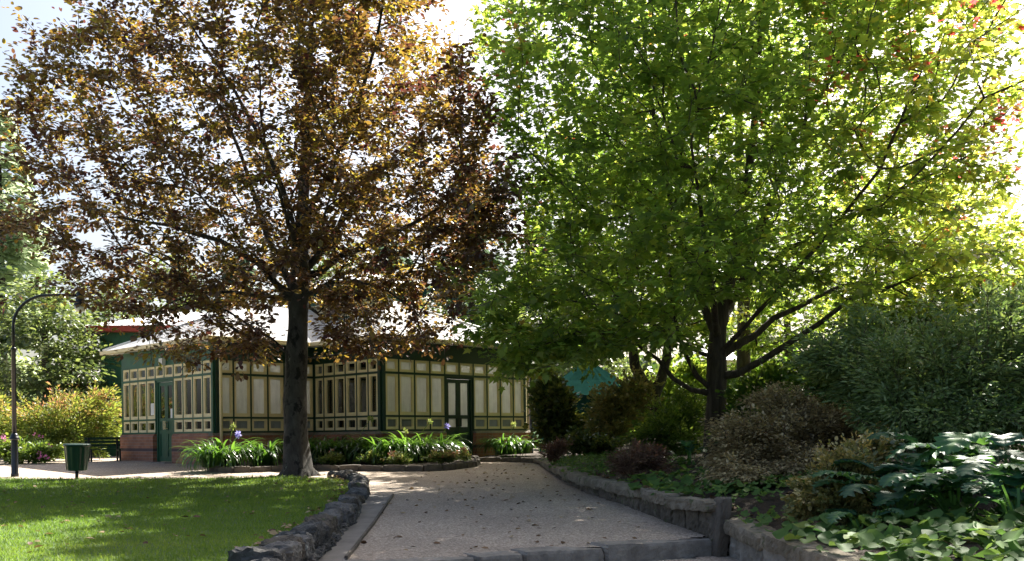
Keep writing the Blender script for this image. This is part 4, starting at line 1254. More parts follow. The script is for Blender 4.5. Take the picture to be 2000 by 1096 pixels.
def maple():
    Y = 19.2
    tk = [(1394, 935, .27), (1396, 890, .225), (1398, 820, .205), (1400, 770, .21), (1400, 735, .22), (1400, 700, .19), (1402, 660, .16), (1408, 610, .14), (1425, 540, .125), (1440, 470, .11), (1455, 390, .09), (1472, 260, .07), (1482, 110, .05), (1490, -60, .035), (1495, -220, .02)]
    limbs = [(np.array([P(x, y, Y) for x, y, r in tk]), [r for x, y, r in tk])]
    def lb(pts, dep, r0, r1): limbs.append((px_limb(pts, Y, dep), list(np.linspace(r0, r1, len(pts)))))
    lb([(1404, 745), (1440, 730), (1490, 703), (1545, 668), (1600, 632), (1660, 585), (1740, 560)], -1.5, .085, .03)
    lb([(1404, 700), (1435, 676), (1475, 655), (1510, 622), (1560, 600), (1640, 560), (1780, 520)], .5, .09, .03)
    lb([(1396, 778), (1352, 762), (1315, 740), (1285, 702), (1245, 675), (1170, 645), (1090, 640)], -1.0, .06, .018)
    lb([(1396, 770), (1362, 735), (1338, 690), (1320, 630), (1310, 540), (1300, 440)], -.8, .055, .02)
    lb([(1398, 705), (1370, 690), (1335, 672), (1290, 640), (1200, 600), (1100, 585)], -1.4, .05, .015)
    lb([(1406, 690), (1480, 610), (1590, 490), (1720, 330), (1800, 140)], -4.0, .05, .02)
    lb([(1404, 650), (1378, 605), (1352, 540), (1325, 450), (1295, 330), (1270, 180), (1250, 20)], .6, .09, .025)
    lb([(1420, 570), (1455, 520), (1480, 450), (1515, 370), (1550, 270), (1620, 160), (1680, 40)], -.8, .08, .025)
    lb([(1440, 560), (1462, 545), (1475, 500), (1495, 440), (1520, 350)], .3, .05, .03)
    lb([(1402, 680), (1395, 600), (1385, 520), (1370, 420), (1350, 280)], -3.2, .08, .02)
    lb([(1402, 650), (1430, 600), (1450, 540), (1480, 440)], 3.6, .07, .02)
    lb([(1412, 600), (1520, 500), (1640, 430), (1780, 360), (1900, 300)], -1.5, .06, .015)
    prof = [(-330, 1180, 1780), (-180, 1060, 1900), (-40, 935, 1980), (60, 920, 2010), (130, 935, 2030), (200, 950, 2030), (280, 955, 2020), (350, 975, 2010), (420, 1000, 2020), (480, 985, 2040), (540, 960, 2060), (590, 940, 2040), (640, 945, 1900), (690, 985, 1700), (720, 1050, 1560)]
    att = crown_pts(4700, Y, 1420, prof, 5.6, .08, 4, .5)
    g = np.random.default_rng(6); hang = []
    for (x, y, n, sx, sy) in ((1000, 690, 16, 30, 25), (1030, 730, 8, 25, 18), (1120, 690, 14, 40, 22), (960, 640, 14, 30, 30), (940, 590, 10, 25, 25), (1200, 685, 16, 45, 20), (980, 100, 10, 40, 60), (985, 640, 26, 35, 45), (1020, 700, 18, 25, 30), (1090, 665, 20, 45, 30), (1290, 670, 12, 40, 20), (1000, 560, 20, 45, 40)):
        for k in range(n): hang.append(P(x + g.normal(0, sx), y + g.normal(0, sy * .7), Y - 2.2 + g.normal(0, 1.0)))
    att = np.concatenate([att, hang])
    pxs = HX + att[:, 0] / att[:, 1] * FPX; pys = HY - (att[:, 2] - EYE) / att[:, 1] * FPX
    ov = np.stack([g.uniform(5.6, 10.2, 190), g.uniform(11.5, 16, 190), g.uniform(6.3, 9.5, 190)], -1)  # unseen overhanging branches, added to shade the right bed
    att = np.concatenate([att, ov]); pxs = HX + att[:, 0] / att[:, 1] * FPX; pys = HY - (att[:, 2] - EYE) / att[:, 1] * FPX
    bad = (np.abs(pxs - 1405) < 50) & (pys > 600)
    bad |= (pys > 585) & (pxs > 1430) & (att[:, 1] < Y + .5) & (pxs < 1680)
    bad |= (pys > 690) & (pxs > 1180)
    att = att[~bad]
    def tint(p, ti, K, gg):
        px = HX + p[:, 0] / p[:, 1] * FPX
        r = np.clip((px - 1500) / 500, 0, 1)
        cl = gg.random(K)[ti]
        red = (cl > 1 - .10 * r - .015) * np.clip((p[:, 2] - 5.5) / 2, 0, 1) * .55
        return .34 + .22 * r + gg.normal(0, .11, K)[ti] + gg.normal(0, .09, len(p)) + red
    big_tree('maple_tree', 'large green maple with spreading limbs standing in the right garden bed', limbs, att, 'maple_bark', MAPLE, .145, 'maple_leaf', 20, .27, tint, bf=.2, sag=.02, droop=.3, trunk_flare=.5)
maple()

def forked():
    Y = 27
    b = G(1285, 830, lambda y: 1.1 + 0 * y); 
    tk = [(1290, 850, .22), (1280, 800, .2), (1272, 780, .2), (1255, 745, .16), (1240, 715, .15), (1235, 670, .13), (1232, 600, .1), (1235, 480, .07), (1240, 350, .03)]
    limbs = [(np.array([P(x, y, Y) for x, y, r in tk]), [r for x, y, r in tk])]
    limbs.append((px_limb([(1272, 785), (1290, 745), (1302, 700), (1305, 640), (1320, 560), (1340, 450)], Y, .8), [.17, .15, .13, .1, .07, .03]))
    prof = [(250, 1120, 1360), (400, 1030, 1450), (520, 1010, 1460), (600, 1030, 1430), (660, 1090, 1400)]
    att = crown_pts(700, Y, 1255, prof, 4.2, .05, 9)
    big_tree('forked_tree', 'dark trunked tree forking in a V behind the shrubs left of the maple', limbs, att, 'dark_bark', MAPLE, .17, 'lime_leaf', 28, .36, tint_std(.4, .15, .15))
forked()

def bg_tree(name, label, px, Y, top, bot, lx, rx, mat, leafT=OVAL, size=.2, n=260, per=22, spread=.42, dmax=3.5, bark='dark_bark', group='trees in the background', seed=0, tint=None, gap=.06):
    b = P(px, 850, Y); z0 = .85
    h = P(px, top, Y)[2]
    mid = (top + bot) / 2
    limbs = [(np.array([(b[0], Y, z0 - .1), (b[0] + .1, Y, z0 + (h - z0) * .3), (b[0], Y, z0 + (h - z0) * .6), (b[0], Y, z0 + (h - z0) * .9)]), [.25, .2, .13, .03])]
    w = (rx - lx) / 2
    prof = [(top, px - w * .25, px + w * .25), (top + (bot - top) * .2, px - (px - lx) * .7, px + (rx - px) * .7), (top + (bot - top) * .5, lx, rx), (top + (bot - top) * .8, lx + w * .05, rx - w * .05), (bot, lx + w * .25, rx - w * .25)]
    att = crown_pts(n, Y, px, prof, dmax, gap, seed)
    return big_tree(name, label, limbs, att, bark, leafT, size, mat, per, spread, tint or tint_std(.45, .2, .15), step=.6, group=group)
bg_tree('evergreen_tree', 'dense dark glossy evergreen tree behind the lamp at the left edge', 90, 36, 535, 900, -110, 225, 'ever_leaf', size=.17, n=620, per=26, spread=.5, seed=21, dmax=3.0)
bg_tree('evergreen_tree', 'smaller sunlit evergreen between the lamp and the green pavilion', 215, 44, 560, 850, 130, 330, 'ever_leaf', size=.19, n=260, per=22, spread=.5, seed=22)
bg_tree('lime_green_tree', 'bright yellow green tree glowing behind the right side of the maple', 1830, 27, 330, 780, 1600, 2100, 'maple_leaf', MAPLE, .18, 760, 20, .42, seed=23, tint=tint_std(.54, .10, .10), dmax=3.5)
bg_tree('lime_green_tree', 'yellow green tree behind the maple trunk and cottage', 1540, 36, 480, 830, 1400, 1700, 'lime_leaf', MAPLE, .21, 320, 18, .45, seed=24)
bg_tree('tall_lime_tree', 'tall yellow green tree standing behind the maple and showing through its crown', 1450, 31, -140, 640, 1060, 1800, 'maple_leaf', MAPLE, .19, 900, 20, .42, seed=29, tint=tint_std(.52, .10, .10), dmax=4.0)
bg_tree('dark_leaved_tree', 'darker green tree behind the tent and the lamp post', 1130, 44, 470, 800, 1010, 1260, 'ever_leaf', size=.22, n=300, per=22, spread=.5, seed=25)
bg_tree('shaded_tree', 'green tree far behind between the maple trunk and the forked trunk', 1420, 50, 600, 850, 1300, 1560, 'ever_leaf', size=.24, n=240, per=22, spread=.6, seed=26)
bg_tree('shaded_tree', 'dark broad tree far right behind the big grey green shrub', 1960, 32, 560, 850, 1760, 2150, 'ever_leaf', size=.2, n=260, per=22, spread=.5, seed=27)

def conifer(label, px, Y, top, w, mat, seed, pale=False):
    g = np.random.default_rng(seed)
    b = P(px, 850, Y); z0 = .8; h = P(px, top, Y)[2] - z0
    root = empty('conifer_tree', (b[0], Y, z0)); tag(root, label, 'tree', 'conifers behind the glasshouse')
    wd = MB(); wd.tube([(0, 0, -.2), (0, 0, h * .5), (0, 0, h)], [.02 * h, .012 * h, .02], 10)
    ps, ds, ts = [], [], []
    for k in range(int(h * 9)):
        f = g.random() ** .85
        zz = h * (.06 + .94 * f); L = w * (1 - f) ** .75 * g.uniform(.75, 1.1) + .15
        a = g.random() * 6.28
        dirn = np.array([math.cos(a), math.sin(a), 0])
        wd.tube([(0, 0, zz), tuple(dirn * L * .5 + (0, 0, zz + .03 * L)), tuple(dirn * L + (0, 0, zz - .12 * L))], [.03, .02, .008], 4, False)
        m = int(14 + L * 26)
        u = g.random(m) ** .7
        c = dirn[None] * (L * u)[:, None]; side = np.array([-dirn[1], dirn[0], 0])
        c = c + side[None] * (g.normal(0, .16, m) * L * (1.1 - .6 * u))[:, None]
        c[:, 2] = zz - .12 * L * u ** 2 + g.normal(0, .10, m)
        ps.append(c); ds.append(dirn[None] * .8 + side[None] * g.normal(0, .8, (m, 1)) + np.array([0, 0, -.35]) + g.normal(0, .15, (m, 3)))
        ts.append(np.full(m, g.random()) * .6 + g.random(m) * .4)
    wd.build('trunk', M['dark_bark'], root)
    p = np.concatenate(ps); d = unit(np.concatenate(ds)); n = len(p)
    leaf_mesh('foliage', p, d, unit(g.normal(0, .5, (n, 3)) + (0, 0, 1)), .48 * (1 + .3 * g.normal(size=n)).clip(.5, 1.6), T_NEED * np.array([1, 2.2, 1]), F_NEED, np.concatenate(ts), M[mat], root)
conifer('tall pale green cedar at the far left edge behind the copper tree', 5, 46, 215, 4.0, 'cedar', 31)
conifer('dark conifer rising just right of the glasshouse roof', 925, 48, 330, 3.4, 'conifer', 32)
conifer('grey green conifer seen through the copper crown above the roof ridge', 760, 56, 430, 4.2, 'conifer', 33)
conifer('conifer above the roof left of the beech trunk', 470, 54, 500, 3.6, 'conifer', 34)
conifer('low dark conifer above the red fascia roof', 360, 60, 520, 4.2, 'conifer', 35)
bg_tree('background_tree', 'grey green tree behind the roof lantern and the copper crown', 660, 52, 470, 800, 500, 830, 'ever_leaf', size=.28, n=380, per=20, spread=.6, seed=41)
bg_tree('background_tree', 'green tree behind the red fascia roof', 330, 58, 500, 800, 200, 480, 'ever_leaf', size=.28, n=300, per=20, spread=.6, seed=42)
bg_tree('background_tree', 'green tree behind the right end of the glasshouse roof', 900, 54, 520, 800, 780, 1040, 'ever_leaf', size=.28, n=300, per=20, spread=.6, seed=43)
conifer('conifer behind the tent between the two big trees', 1060, 60, 420, 4.0, 'conifer', 36)

def woodland():
    g = np.random.default_rng(77); n = 42000
    x = g.uniform(-60, 62, n); y = 62 + g.random(n) * 9 + .004 * x ** 2
    top = 5.2 + 1.6 * vnoise(x, y * .2, .35, 2) + .8 * vnoise(x, y, 1.1, 3)
    z = .8 + top * g.random(n) ** .75
    p = np.stack([x, y, z], -1)
    o = leaf_mesh('woodland', p, unit(g.normal(size=(n, 3))), unit(g.normal(size=(n, 3)) + (0, -.6, .5)), .55 * g.uniform(.6, 1.3, n), T_OVAL, F_OVAL, (.4 + .25 * vnoise(x, z, .9, 4) + g.normal(0, .12, n)).clip(0, 1), M['ever_leaf'])
    tag(o, 'belt of far green woodland along the horizon behind everything', 'woodland', kind='stuff')
woodland()

# ================================================================== SHRUBS
def bz(x, y): return float(bed_z(np.array(x), np.array(y)))
def PX(px, py, Y, rx, ry, rz): c = P(px, py, Y); return (tuple(c), (rx, ry, rz))
def shrub_at(name, label, px, Y, blobs, *a, z=None, **k):
    b = P(px, 850, Y); zz = bz(b[0], Y) if z is None else z
    return plant(name, label, 'shrub', (b[0], Y, zz), blobs, *a, **k)
# left side
shrub_at('autumn_shrub', 'broad yellow green shrub with pink orange tips beside the glasshouse', 135, 30, [PX(70, 830, 30, 1.0, 1.0, .95), PX(140, 820, 30, 1.1, 1.0, 1.1), PX(205, 815, 30.4, .8, .9, 1.2), PX(110, 860, 29.6, 1.3, .8, .6)], 520, 30, LANCE, .11, 'nandina_leaf', .22, z=.92, trunk_r=.04,
         tint=lambda p, ti, K, g: .28 + .36 * np.clip((p[:, 2] - .5) / 1.4, 0, 1) + g.normal(0, .14, K)[ti] + g.normal(0, .1, len(p)), flat=.4)
shrub_at('autumn_shrub', 'taller orange tipped shrub at the left edge behind the lamp post', -20, 30.5, [PX(-30, 820, 30.5, 1.3, 1.0, 1.2), PX(-110, 810, 30.5, 1.3, 1.0, 1.3), PX(30, 840, 30.5, .7, .8, .8)], 420, 28, LANCE, .11, 'nandina_leaf', .22, z=.92, trunk_r=.04,
         tint=lambda p, ti, K, g: .28 + .26 * np.clip((p[:, 2] - .5) / 1.4, 0, 1) + g.normal(0, .14, K)[ti] + g.normal(0, .1, len(p)), flat=.4)
def pink():
    r = shrub_at('flowering_shrub', 'low dark shrub dotted with pink flowers behind the lamp base', 55, 27.5, [PX(30, 880, 27.5, .9, .6, .42), PX(90, 885, 27.5, .5, .5, .35)], 150, 24, OVAL, .09, 'fine_leaf', .16, z=.90)
    g = rng; k = 15
    c = np.stack([g.uniform(-1.2, .9, k), g.uniform(-.75, -.35, k), g.uniform(.15, .85, k)], -1); 
    for q in c:
        d = unit(g.normal(size=(9, 3))); leaf_mesh('flower', q + d * .03, d, g.normal(size=(9, 3)), .055, T_OVAL, F_OVAL, g.random(9), M['petal_pink'], r)
pink()
# middle right
shrub_at('rhododendron', 'dark glossy shrub with sunlit top beside the right lamp post', 1085, 26, [PX(1080, 800, 26, .62, .6, .95), PX(1110, 840, 26, .55, .6, .6), PX(1070, 760, 26.3, .45, .5, .6)], 330, 18, OVAL, .13, 'laurel_leaf', .2, tint=tint_std(.42, .2, .12), flat=.4)
shrub_at('bronze_shrub', 'bronze tinged upright shrub in front of the teal tent', 1205, 25, [PX(1200, 800, 25, .75, .7, .95), PX(1240, 770, 25.3, .6, .6, .75), PX(1175, 850, 24.8, .6, .6, .5)], 360, 18, OVAL, .10, 'bronze_leaf', .2, tint=tint_std(.3, .2, .15))
shrub_at('green_shrub', 'feathery bright green shrub left of the maple trunk', 1320, 21.5, [PX(1300, 830, 21.5, .75, .7, .6), PX(1350, 810, 21.8, .55, .6, .75), PX(1260, 860, 21.3, .5, .5, .4), PX(1340, 870, 21, .6, .5, .4)], 420, 26, LANCE, .085, 'fine_leaf', .18)
shrub_at('purple_shrub', 'small dark purple shrub at the far end of the retaining wall', 1082, 21.5, [PX(1080, 880, 21.5, .26, .26, .22), PX(1092, 872, 21.5, .2, .2, .2)], 70, 22, LANCE, .07, 'purple_leaf', .1)
shrub_at('brown_shrub', 'rounded brownish shrub overhanging the retaining wall', 1250, 16.2, [PX(1225, 905, 16.0, .33, .4, .28), PX(1275, 898, 16.2, .36, .4, .32), PX(1250, 885, 16.5, .4, .3, .2)], 260, 26, LANCE, .055, 'purple_leaf', .11, tint=tint_std(.7, .25, .15))
shrub_at('green_shrub', 'dark green shrub in the shade just right of the maple trunk', 1480, 18.2, [PX(1480, 800, 18.2, .7, .7, .7), PX(1540, 770, 18.4, .7, .7, .8), PX(1450, 850, 17.8, .5, .5, .4)], 330, 22, OVAL, .10, 'fine_leaf', .2, tint=tint_std(.25, .18, .12))
shrub_at('layered_shrub', 'wide brownish shrub with fine layered leaves above the pier', 1530, 13.2, [PX(1480, 850, 13.2, .85, .75, .38), PX(1580, 910, 12.4, .6, .6, .3), PX(1450, 930, 12.2, .5, .5, .25), PX(1590, 830, 13.4, .85, .7, .40), PX(1440, 900, 12.9, .55, .6, .28), PX(1540, 905, 12.8, .7, .6, .30), PX(1420, 940, 12.5, .4, .5, .18), PX(1660, 850, 13.4, .6, .6, .42), PX(1530, 780, 13.8, .6, .5, .25)], 1250, 30, OVAL, .047, 'tan_leaf', .14, flat=.85, droop=.25, outw=.25, tint=tint_std(.5, .22, .2), nstem=4, trunk_r=.025)
shrub_at('azalea_shrub', 'small bronze green azalea shrub between the layered shrub and the big glossy leaves', 1660, 10.2, [PX(1650, 925, 10.2, .40, .38, .30), PX(1580, 985, 9.9, .25, .3, .18), PX(1640, 990, 9.7, .3, .3, .18), PX(1600, 965, 10.0, .28, .3, .22), PX(1700, 880, 10.5, .26, .3, .22), PX(1690, 960, 9.9, .3, .3, .2)], 560, 24, OVAL, .048, 'bronze_leaf', .085, flat=.3, outw=.8, tint=tint_std(.35, .2, .15), nstem=3, trunk_r=.015)
shrub_at('arching_shrub', 'very large arching grey green shrub filling the right edge', 1850, 12.2, [PX(1850, 730, 12.2, 1.2, 1.0, .9), PX(1800, 830, 11.6, .8, .6, .45), PX(1900, 840, 11.2, .8, .6, .45), PX(1600, 690, 13.4, .45, .5, .4), PX(2000, 620, 12.4, .8, .8, .6), PX(1720, 730, 12.8, .75, .8, .6), PX(1960, 690, 12.2, .9, .9, .9), PX(1780, 800, 12.0, .8, .7, .5), PX(1930, 800, 11.6, .9, .7, .55), PX(1640, 720, 13.3, .5, .6, .45), PX(2040, 760, 11.6, .8, .8, .8), PX(1700, 650, 13.4, .55, .5, .45)], 1900, 28, LANCE, .072, 'blue_leaf', .17, flat=.35, droop=.35, outw=.5, tint=lambda p, ti, K, g: .30 + .30 * np.clip((p[:, 2] - .8) / 1.6, 0, 1) + g.normal(0, .2, K)[ti] + g.normal(0, .14, len(p)), nstem=5, trunk_r=.035)  # leaf tint rises with height: a sunlit top put into the colour

shrub_at('filler_shrub', 'shaded green shrub behind the layered shrub and left of the arching shrub', 1640, 17, [PX(1620, 760, 17, .8, .8, .9), PX(1700, 720, 17.4, .9, .8, 1.0), PX(1570, 800, 16.8, .7, .7, .6)], 420, 24, OVAL, .10, 'fine_leaf', .2, tint=tint_std(.3, .18, .12))
shrub_at('filler_shrub', 'tall green shrub far right behind the arching shrub', 1850, 18, [PX(1800, 700, 18, 1.0, .9, 1.2), PX(1920, 660, 18, 1.2, .9, 1.4), PX(1860, 800, 17.5, 1.4, .9, .7)], 520, 24, OVAL, .11, 'fine_leaf', .24, tint=tint_std(.4, .18, .12))
shrub_at('filler_shrub', 'shaded shrub below the maple branches right of the forked trunk', 1370, 27, [PX(1350, 800, 27, .9, .8, .8), PX(1430, 790, 27.5, .9, .8, .9)], 320, 22, OVAL, .12, 'fine_leaf', .22, tint=tint_std(.35, .18, .12))
shrub_at('filler_shrub', 'shaded shrub behind the maple trunk and the dark shrub beside it', 1500, 24, [PX(1470, 790, 24, .9, .8, .9), PX(1560, 770, 24, .9, .8, 1.0)], 320, 22, OVAL, .12, 'fine_leaf', .22, tint=tint_std(.45, .18, .12))
shrub_at('filler_shrub', 'leafy shrub hiding the foot of the pale cottage beside the maple trunk', 1430, 33, [PX(1425, 800, 33, 1.1, .8, 1.3), PX(1480, 760, 33, 1.0, .8, 1.5), PX(1330, 800, 33, .8, .8, 1.0)], 420, 22, OVAL, .14, 'lime_leaf', .26, tint=tint_std(.35, .18, .12))
shrub_at('filler_shrub', 'yellow green shrub seen between the forked trunk and the maple trunk', 1320, 31, [PX(1310, 780, 31, 1.0, .8, 1.2), PX(1350, 740, 31, .8, .8, 1.0), PX(1260, 790, 31, .8, .8, 1.0)], 420, 22, OVAL, .14, 'lime_leaf', .26, tint=tint_std(.45, .18, .12))
shrub_at('filler_shrub', 'dark low shrub between the rhododendron and the bronze shrub', 1150, 24, [PX(1140, 865, 24, .45, .5, .35), PX(1180, 870, 23.6, .4, .4, .3)], 160, 22, OVAL, .09, 'laurel_leaf', .16, tint=tint_std(.3, .15, .12))

# ------------------------------------------------------------------ strap leaved clumps
def strap_clump(label, px, py, Y, n=70, L=.8, seed=0, bright=.5, flowers=()):
    g = np.random.default_rng(seed)
    c = P(px, py, Y); z = path_z(Y) + .11
    root = empty('agapanthus', (c[0], Y, z)); tag(root, label, 'plant', 'strap leaved clumps round the glasshouse')
    V = []; Fc = []; Tn = []; ns = 8
    for k in range(int(n * 1.5)):
        a = g.random() * 6.28; r0 = .26 * g.random() ** .5
        b = np.array([r0 * math.cos(a), r0 * math.sin(a), 0])
        a2 = a + g.normal(0, .5); h = L * g.uniform(.95, 1.5); out = g.uniform(.55, 1.35); w = g.uniform(.020, .036)
        dx = np.array([math.cos(a2), math.sin(a2), 0]); sd = np.array([-dx[1], dx[0], 0])
        ang = R(g.uniform(62, 86)); bend = out * 2.1 / ns
        p = b.copy(); base = len(V)
        for i in range(ns + 1):
            f = i / ns; ww = w * (1 - f ** 3) * (1.0 if i else .8) + .001
            up = np.array([-dx[0] * math.sin(ang), -dx[1] * math.sin(ang), math.cos(ang)]) * .25 * ww
            V += [p - sd * ww + up, p, p + sd * ww + up]
            p = p + (dx * math.cos(ang) + np.array([0, 0, math.sin(ang)])) * h / ns
            ang -= bend * (1.0 + .9 * f)
        t = bright + g.normal(0, .22); Tn += [t] * (3 * (ns + 1))
        for i in range(ns):
            q = base + i * 3
            Fc += [(q, q + 1, q + 4, q + 3), (q + 1, q + 2, q + 5, q + 4)]
    L_ = np.array(Fc).ravel(); nf = len(Fc)
    np_mesh('foliage', np.array(V), L_, np.arange(nf) * 4, np.full(nf, 4), M['strap'], root, np.clip(Tn, 0, 1), True)
    for (fx, fy, kind) in flowers:
        t = P(fx, fy, Y) - np.array([c[0], Y, z])
        sm = MB(); b = np.array([t[0] * .3, 0, .2]); sm.tube([b, (b + t) / 2 + np.array([-t[0] * .1, 0, .1]), t], .008, 6); so = sm.build('flower_stalk', M['bud_green'], root)
        sm.v and None
        m = 46; d = unit(g.normal(size=(m, 3)))
        so.data.attributes.new("tint", 'FLOAT', 'POINT')
        leaf_mesh('flower_head', t + d * .02, d, g.normal(size=(m, 3)), .085 * g.uniform(.6, 1.2, m), T_LANCE, F_LANCE, g.random(m), M['petal_blue' if kind == 'b' else 'bud_green'], so)
strap_clump('strap leaved clump with a lilac flower at the left corner of the glasshouse bed', 445, 905, 23.4, 120, .85, 1, .55, ((465, 848, 'b'), (455, 832, 'g')))
strap_clump('strap leaved clump in the shade between the corner clump and the beech trunk', 515, 905, 23.8, 90, .8, 2, .4)
strap_clump('dark strap leaved clump just right of the beech trunk', 630, 905, 24.6, 100, .8, 3, .25)
strap_clump('dark strap leaved clump below the clear side windows', 682, 905, 24.6, 100, .8, 4, .3, ((724, 818, 'g'),))
strap_clump('bright strap leaved clump at the corner post of the glasshouse', 745, 905, 24.2, 120, .85, 5, .6)
strap_clump('bright strap leaved clump with a green seed head in front of the whitewashed windows', 800, 900, 24.6, 120, .85, 6, .65, ((790, 843, 'g'), (840, 824, 'g')))
strap_clump('bright strap leaved clump with a lilac flower left of the dark double doors', 855, 898, 25.4, 110, .8, 7, .6, ((873, 832, 'b'),))
strap_clump('dark strap leaved clump between the beech trunk and the inner corner', 590, 900, 25.4, 90, .8, 10, .25)
strap_clump('dark strap leaved clump under the inner corner windows', 655, 898, 26.0, 90, .8, 11, .25)
strap_clump('strap leaved clump against the wall behind the bright clumps', 712, 900, 25.0, 100, .85, 12, .4)
strap_clump('bright strap leaved clump between the corner post and the green seed heads', 772, 902, 24.4, 110, .85, 13, .65)
strap_clump('bright strap leaved clump between the green seed heads and the lilac flower', 828, 900, 25.0, 110, .85, 14, .65)
strap_clump('strap leaved clump at the very left end of the kerbed bed', 415, 908, 23.0, 80, .75, 15, .5)
strap_clump('separate strap leaved clump right of the dark double doors', 985, 893, 27.4, 90, .75, 8, .5, ((1004, 830, 'g'),))
strap_clump('small strap leaved clump at the foot of the right lamp post', 1020, 893, 27.8, 60, .7, 9, .35)

def bedding(label, px, py, Y, rx, n, seed, red=.5):
    c = P(px, py, Y); z = path_z(Y) + .10
    plant('bedding_plant', label, 'plant', (c[0], Y, z), [((c[0], Y, z + .12), (rx, .25, .17)), ((c[0] + rx * .3, Y + .05, z + .16), (rx * .6, .22, .18))], n, 16, LANCE, .06, 'flowers_mix', .07, trunk_r=.008, tint=lambda p, ti, K, g: red * np.clip(p[:, 2] / .32, 0, 1) + .2 + g.normal(0, .18, K)[ti] + g.normal(0, .1, len(p)), group='bedding plants along the kerb', trunk_h=.05, tip=.0015, step=.1)
bedding('pink and yellow bedding plant filling the rounded end of the kerbed bed', 860, 905, 23.7, .52, 160, 1, .55)
bedding('pink tipped bedding plant at the middle of the kerb', 775, 908, 23.3, .35, 80, 2, .5)
bedding('fresh green bedding plant below the bright strap leaves', 722, 908, 23.5, .38, 80, 3, .2)
bedding('dark green bedding plant right of the beech trunk', 645, 908, 23.6, .4, 80, 4, .3)
bedding('pink bedding plant at the kerb tip by the dark doors', 905, 903, 24.6, .22, 50, 5, .8)

# ------------------------------------------------------------------ big glossy lobed leaves
def acanthus_leaf(V, Fc, Tn, b, dirn, L, t, g):
    """an arching, deeply lobed blade on a stalk"""
    dx = np.array([math.cos(dirn), math.sin(dirn), 0]); sd = np.array([-dx[1], dx[0], 0])
    ang = R(g.uniform(50, 78)); p = b.copy()
    st = L * g.uniform(.55, .9); pts = []
    for i in range(5):
        pts.append(p.copy()); p = p + (dx * math.cos(ang) + np.array([0, 0, math.sin(ang)])) * st / 4; ang -= .06
    for i, q in enumerate(pts):
        w = .012
        V += [q - sd * w, q + sd * w]; Tn += [.9, .9]
    bs = len(V) - 10
    for i in range(4): Fc.append((bs + i * 2, bs + i * 2 + 1, bs + i * 2 + 3, bs + i * 2 + 2))
    ns = 28; base = len(V); ang = min(ang, R(38)); droop = g.uniform(1.0, 1.7) / ns
    ph = g.random() * 6
    for i in range(ns + 1):
        f = i / ns
        env = (math.sin(math.pi * min(1, f * .9 + .1)) ** .75) * .33 * L
        lob = (1.0, .86, .34, .62)[i % 4]
        w = max(env * lob, .004) if i < ns else .003
        up = np.array([-dx[0] * math.sin(ang), -dx[1] * math.sin(ang), math.cos(ang)])
        sw = (dx * math.cos(ang) + np.array([0, 0, math.sin(ang)])) * w * .35
        wav = .16 * math.sin(i * 1.57 + ph)
        for s, k in ((-1, 1.0), (-1, .5), (0, 0), (1, .5), (1, 1.0)):
            V.append(p + sd * s * k * w + up * ((.28 * k - .30 * k * k) * w + wav * k * w) + sw * 1.3 * k * k)
            Tn.append(t + (.25 if s == 0 else 0))
        p = p + (dx * math.cos(ang) + np.array([0, 0, math.sin(ang)])) * L / ns
        ang -= droop
    for i in range(ns):
        for k in range(4):
            q = base + i * 5 + k; Fc.append((q, q + 1, q + 6, q + 5))
def acanthus(label, px, Y, n, L, seed):
    g = np.random.default_rng(seed); c = P(px, 900, Y); z = bz(c[0], Y)
    root = empty('acanthus', (c[0], Y, z)); tag(root, label, 'plant', 'clumps of big glossy lobed leaves')
    V, Fc, Tn = [], [], []
    for k in range(n):
        a = 6.28 * k / n * 2.4 + g.normal(0, .3); r = .12 * g.random()
        acanthus_leaf(V, Fc, Tn, np.array([r * math.cos(a), r * math.sin(a), 0]), a, L * g.uniform(.6, 1.1), np.clip(.4 + g.normal(0, .22), 0, 1), g)
    nf = len(Fc)
    np_mesh('foliage', np.array(V), np.array(Fc).ravel(), np.arange(nf) * 4, np.full(nf, 4), M['acanthus'], root, np.clip(Tn, 0, 1), True)
acanthus('clump of big dark glossy lobed leaves nearest the azalea shrub', 1760, 9.6, 26, .56, 1)
acanthus('clump of big glossy lobed leaves at the back below the arching shrub', 1840, 10.3, 28, .66, 2)
acanthus('clump of big glossy lobed leaves catching white light in the middle of the patch', 1865, 9.2, 28, .58, 3)
acanthus('clump of big glossy lobed leaves at the right edge of the picture', 1970, 9.6, 28, .66, 4)
acanthus('lower clump of lobed leaves at the right edge above the heart shaped leaves', 1990, 8.5, 24, .55, 5)
acanthus('small clump of lobed leaves at the foot of the azalea shrub', 1690, 9.0, 9, .32, 6)
acanthus('small clump of lobed leaves between the brown shrub and the maple trunk', 1345, 17.5, 10, .4, 7)

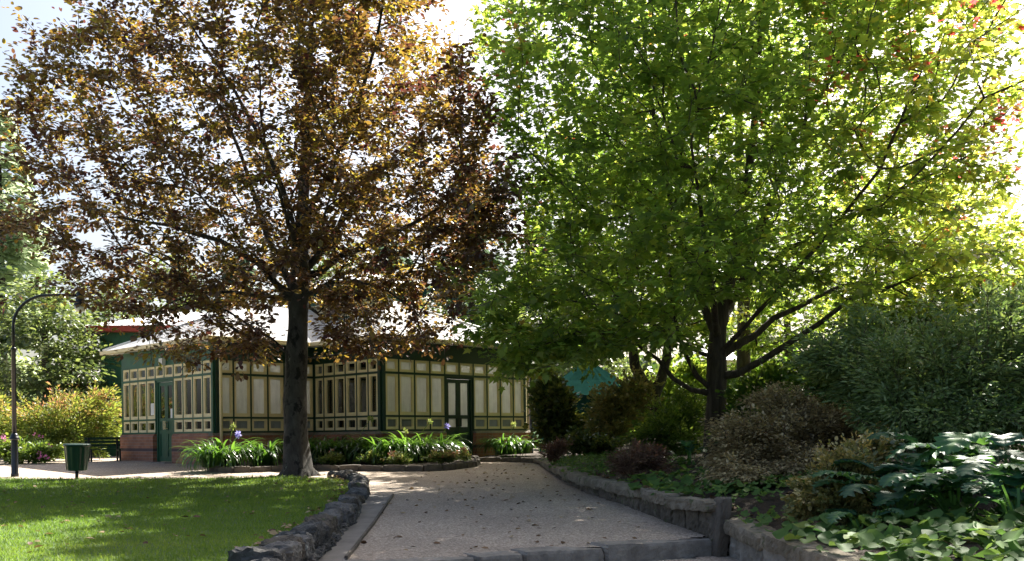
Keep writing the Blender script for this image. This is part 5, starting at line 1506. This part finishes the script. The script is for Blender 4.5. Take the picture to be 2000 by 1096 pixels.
# heart leaved ground cover
def hearts(name, label, xy, n, size, seed, mat='heart', hz=.14):
    g = np.random.default_rng(seed)
    pts = []
    while len(pts) < n:
        x = g.uniform(xy[0], xy[1]); y = g.uniform(xy[2], xy[3])
        if x < wall_x(y) + (.10 if g.random() < .8 else -.05): continue
        if len(xy) > 4 and not xy[4](x, y): continue
        pts.append((x, y))
    pts = np.array(pts)
    # blade template: rounded heart, cupped
    T = [(0.35, 0, -.05)]
    for a, r in ((180, .12), (155, .38), (125, .50), (95, .50), (65, .50), (35, .53), (12, .60), (0, .66), (-12, .60), (-35, .53), (-65, .50), (-95, .50), (-125, .50), (-155, .38)):
        T.append((.35 + r * math.cos(R(a)), r * math.sin(R(a)) * 1.02, .10 * (r / .5) ** 2 * (.6 + .6 * math.cos(R(a * 3 + 20)))))
    T = np.array(T); F = [(0, i, i % 14 + 1) for i in range(1, 15)]
    z = bed_z(pts[:, 0], pts[:, 1]) + hz * (.35 + g.random(n) * 1.1)
    p = np.stack([pts[:, 0], pts[:, 1], z], -1)
    a = g.random(n) * 6.28
    d = unit(np.stack([np.cos(a) - .35, np.sin(a) - .45, g.normal(-.25, .25, n)], -1))
    nr = unit(np.stack([g.normal(-.1, .3, n), g.normal(-.35, .3, n), np.ones(n)], -1))
    o = leaf_mesh(name, p, d, nr, size * g.uniform(.55, 1.2, n), T, F, (.45 + g.normal(0, .2, n)).clip(0, 1), M[mat], None, True)
    tag(o, label, 'ground cover', kind='stuff')
hearts('ground_cover', 'big soft green heart shaped leaves spilling over the near wall', (2.2, 6.2, 5.5, 9.2), 760, .175, 1)
hearts('ground_cover', 'patch of broad green leaves behind the retaining wall by the brown shrub', (1.4, 3.6, 11.8, 15.5), 260, .15, 2, hz=.10)
hearts('ground_cover', 'sparse small leaves on the soil between the pier and the azalea shrub', (2.2, 4.4, 9.2, 12.4), 620, .095, 4, hz=.14)
hearts('ground_cover', 'bright low leafy ground cover at the far end of the retaining wall', (.5, 3.2, 17.0, 23.8), 1500, .085, 3, hz=.10)

# fallen leaves
def litter():
    g = rng; P_, = [[]]
    for k in range(330):
        Y = g.uniform(9.8, 26); x = g.uniform(-2.0, 2.6)
        if Y > step_y(x) + .25 and x < wall_x(Y) - .1: P_.append((x, Y, path_z(Y) + .012))
    for k in range(150):
        i = g.integers(0, len(WALL_C) - 1); f = g.random(); c = WALL_C[i] * (1 - f) + WALL_C[i + 1] * f
        x, y = c[0] - .30 + g.normal(0, .08), c[1]; P_.append((x, y, lawn_z(y) + .03))
    for k in range(230):
        y = g.uniform(7, 22); x = -2.8 - g.random() * .5 * y; 
        if inpoly(np.array([x]), np.array([y]), LAWN)[0]: P_.append((x, y, lawn_h(x, y) + .03))
    for k in range(520):
        y = g.uniform(5.5, 20); x = wall_x(y) + .25 + g.random() * 2.2
        P_.append((x, y, float(bed_z(np.array(x), np.array(y))) + .015))
    p = np.array(P_); n = len(p); a = g.random(n) * 6.28
    o = leaf_mesh('fallen_leaves', p, np.stack([np.cos(a), np.sin(a), g.normal(0, .2, n)], -1), unit(g.normal(0, .3, (n, 3)) + (0, 0, 1)), g.uniform(.05, .10, n), T_OVAL, F_OVAL, g.random(n), M['litter'])
    tag(o, 'scattered dry fallen leaves on the path, lawn edge and garden bed', 'fallen leaves', kind='stuff')
litter()
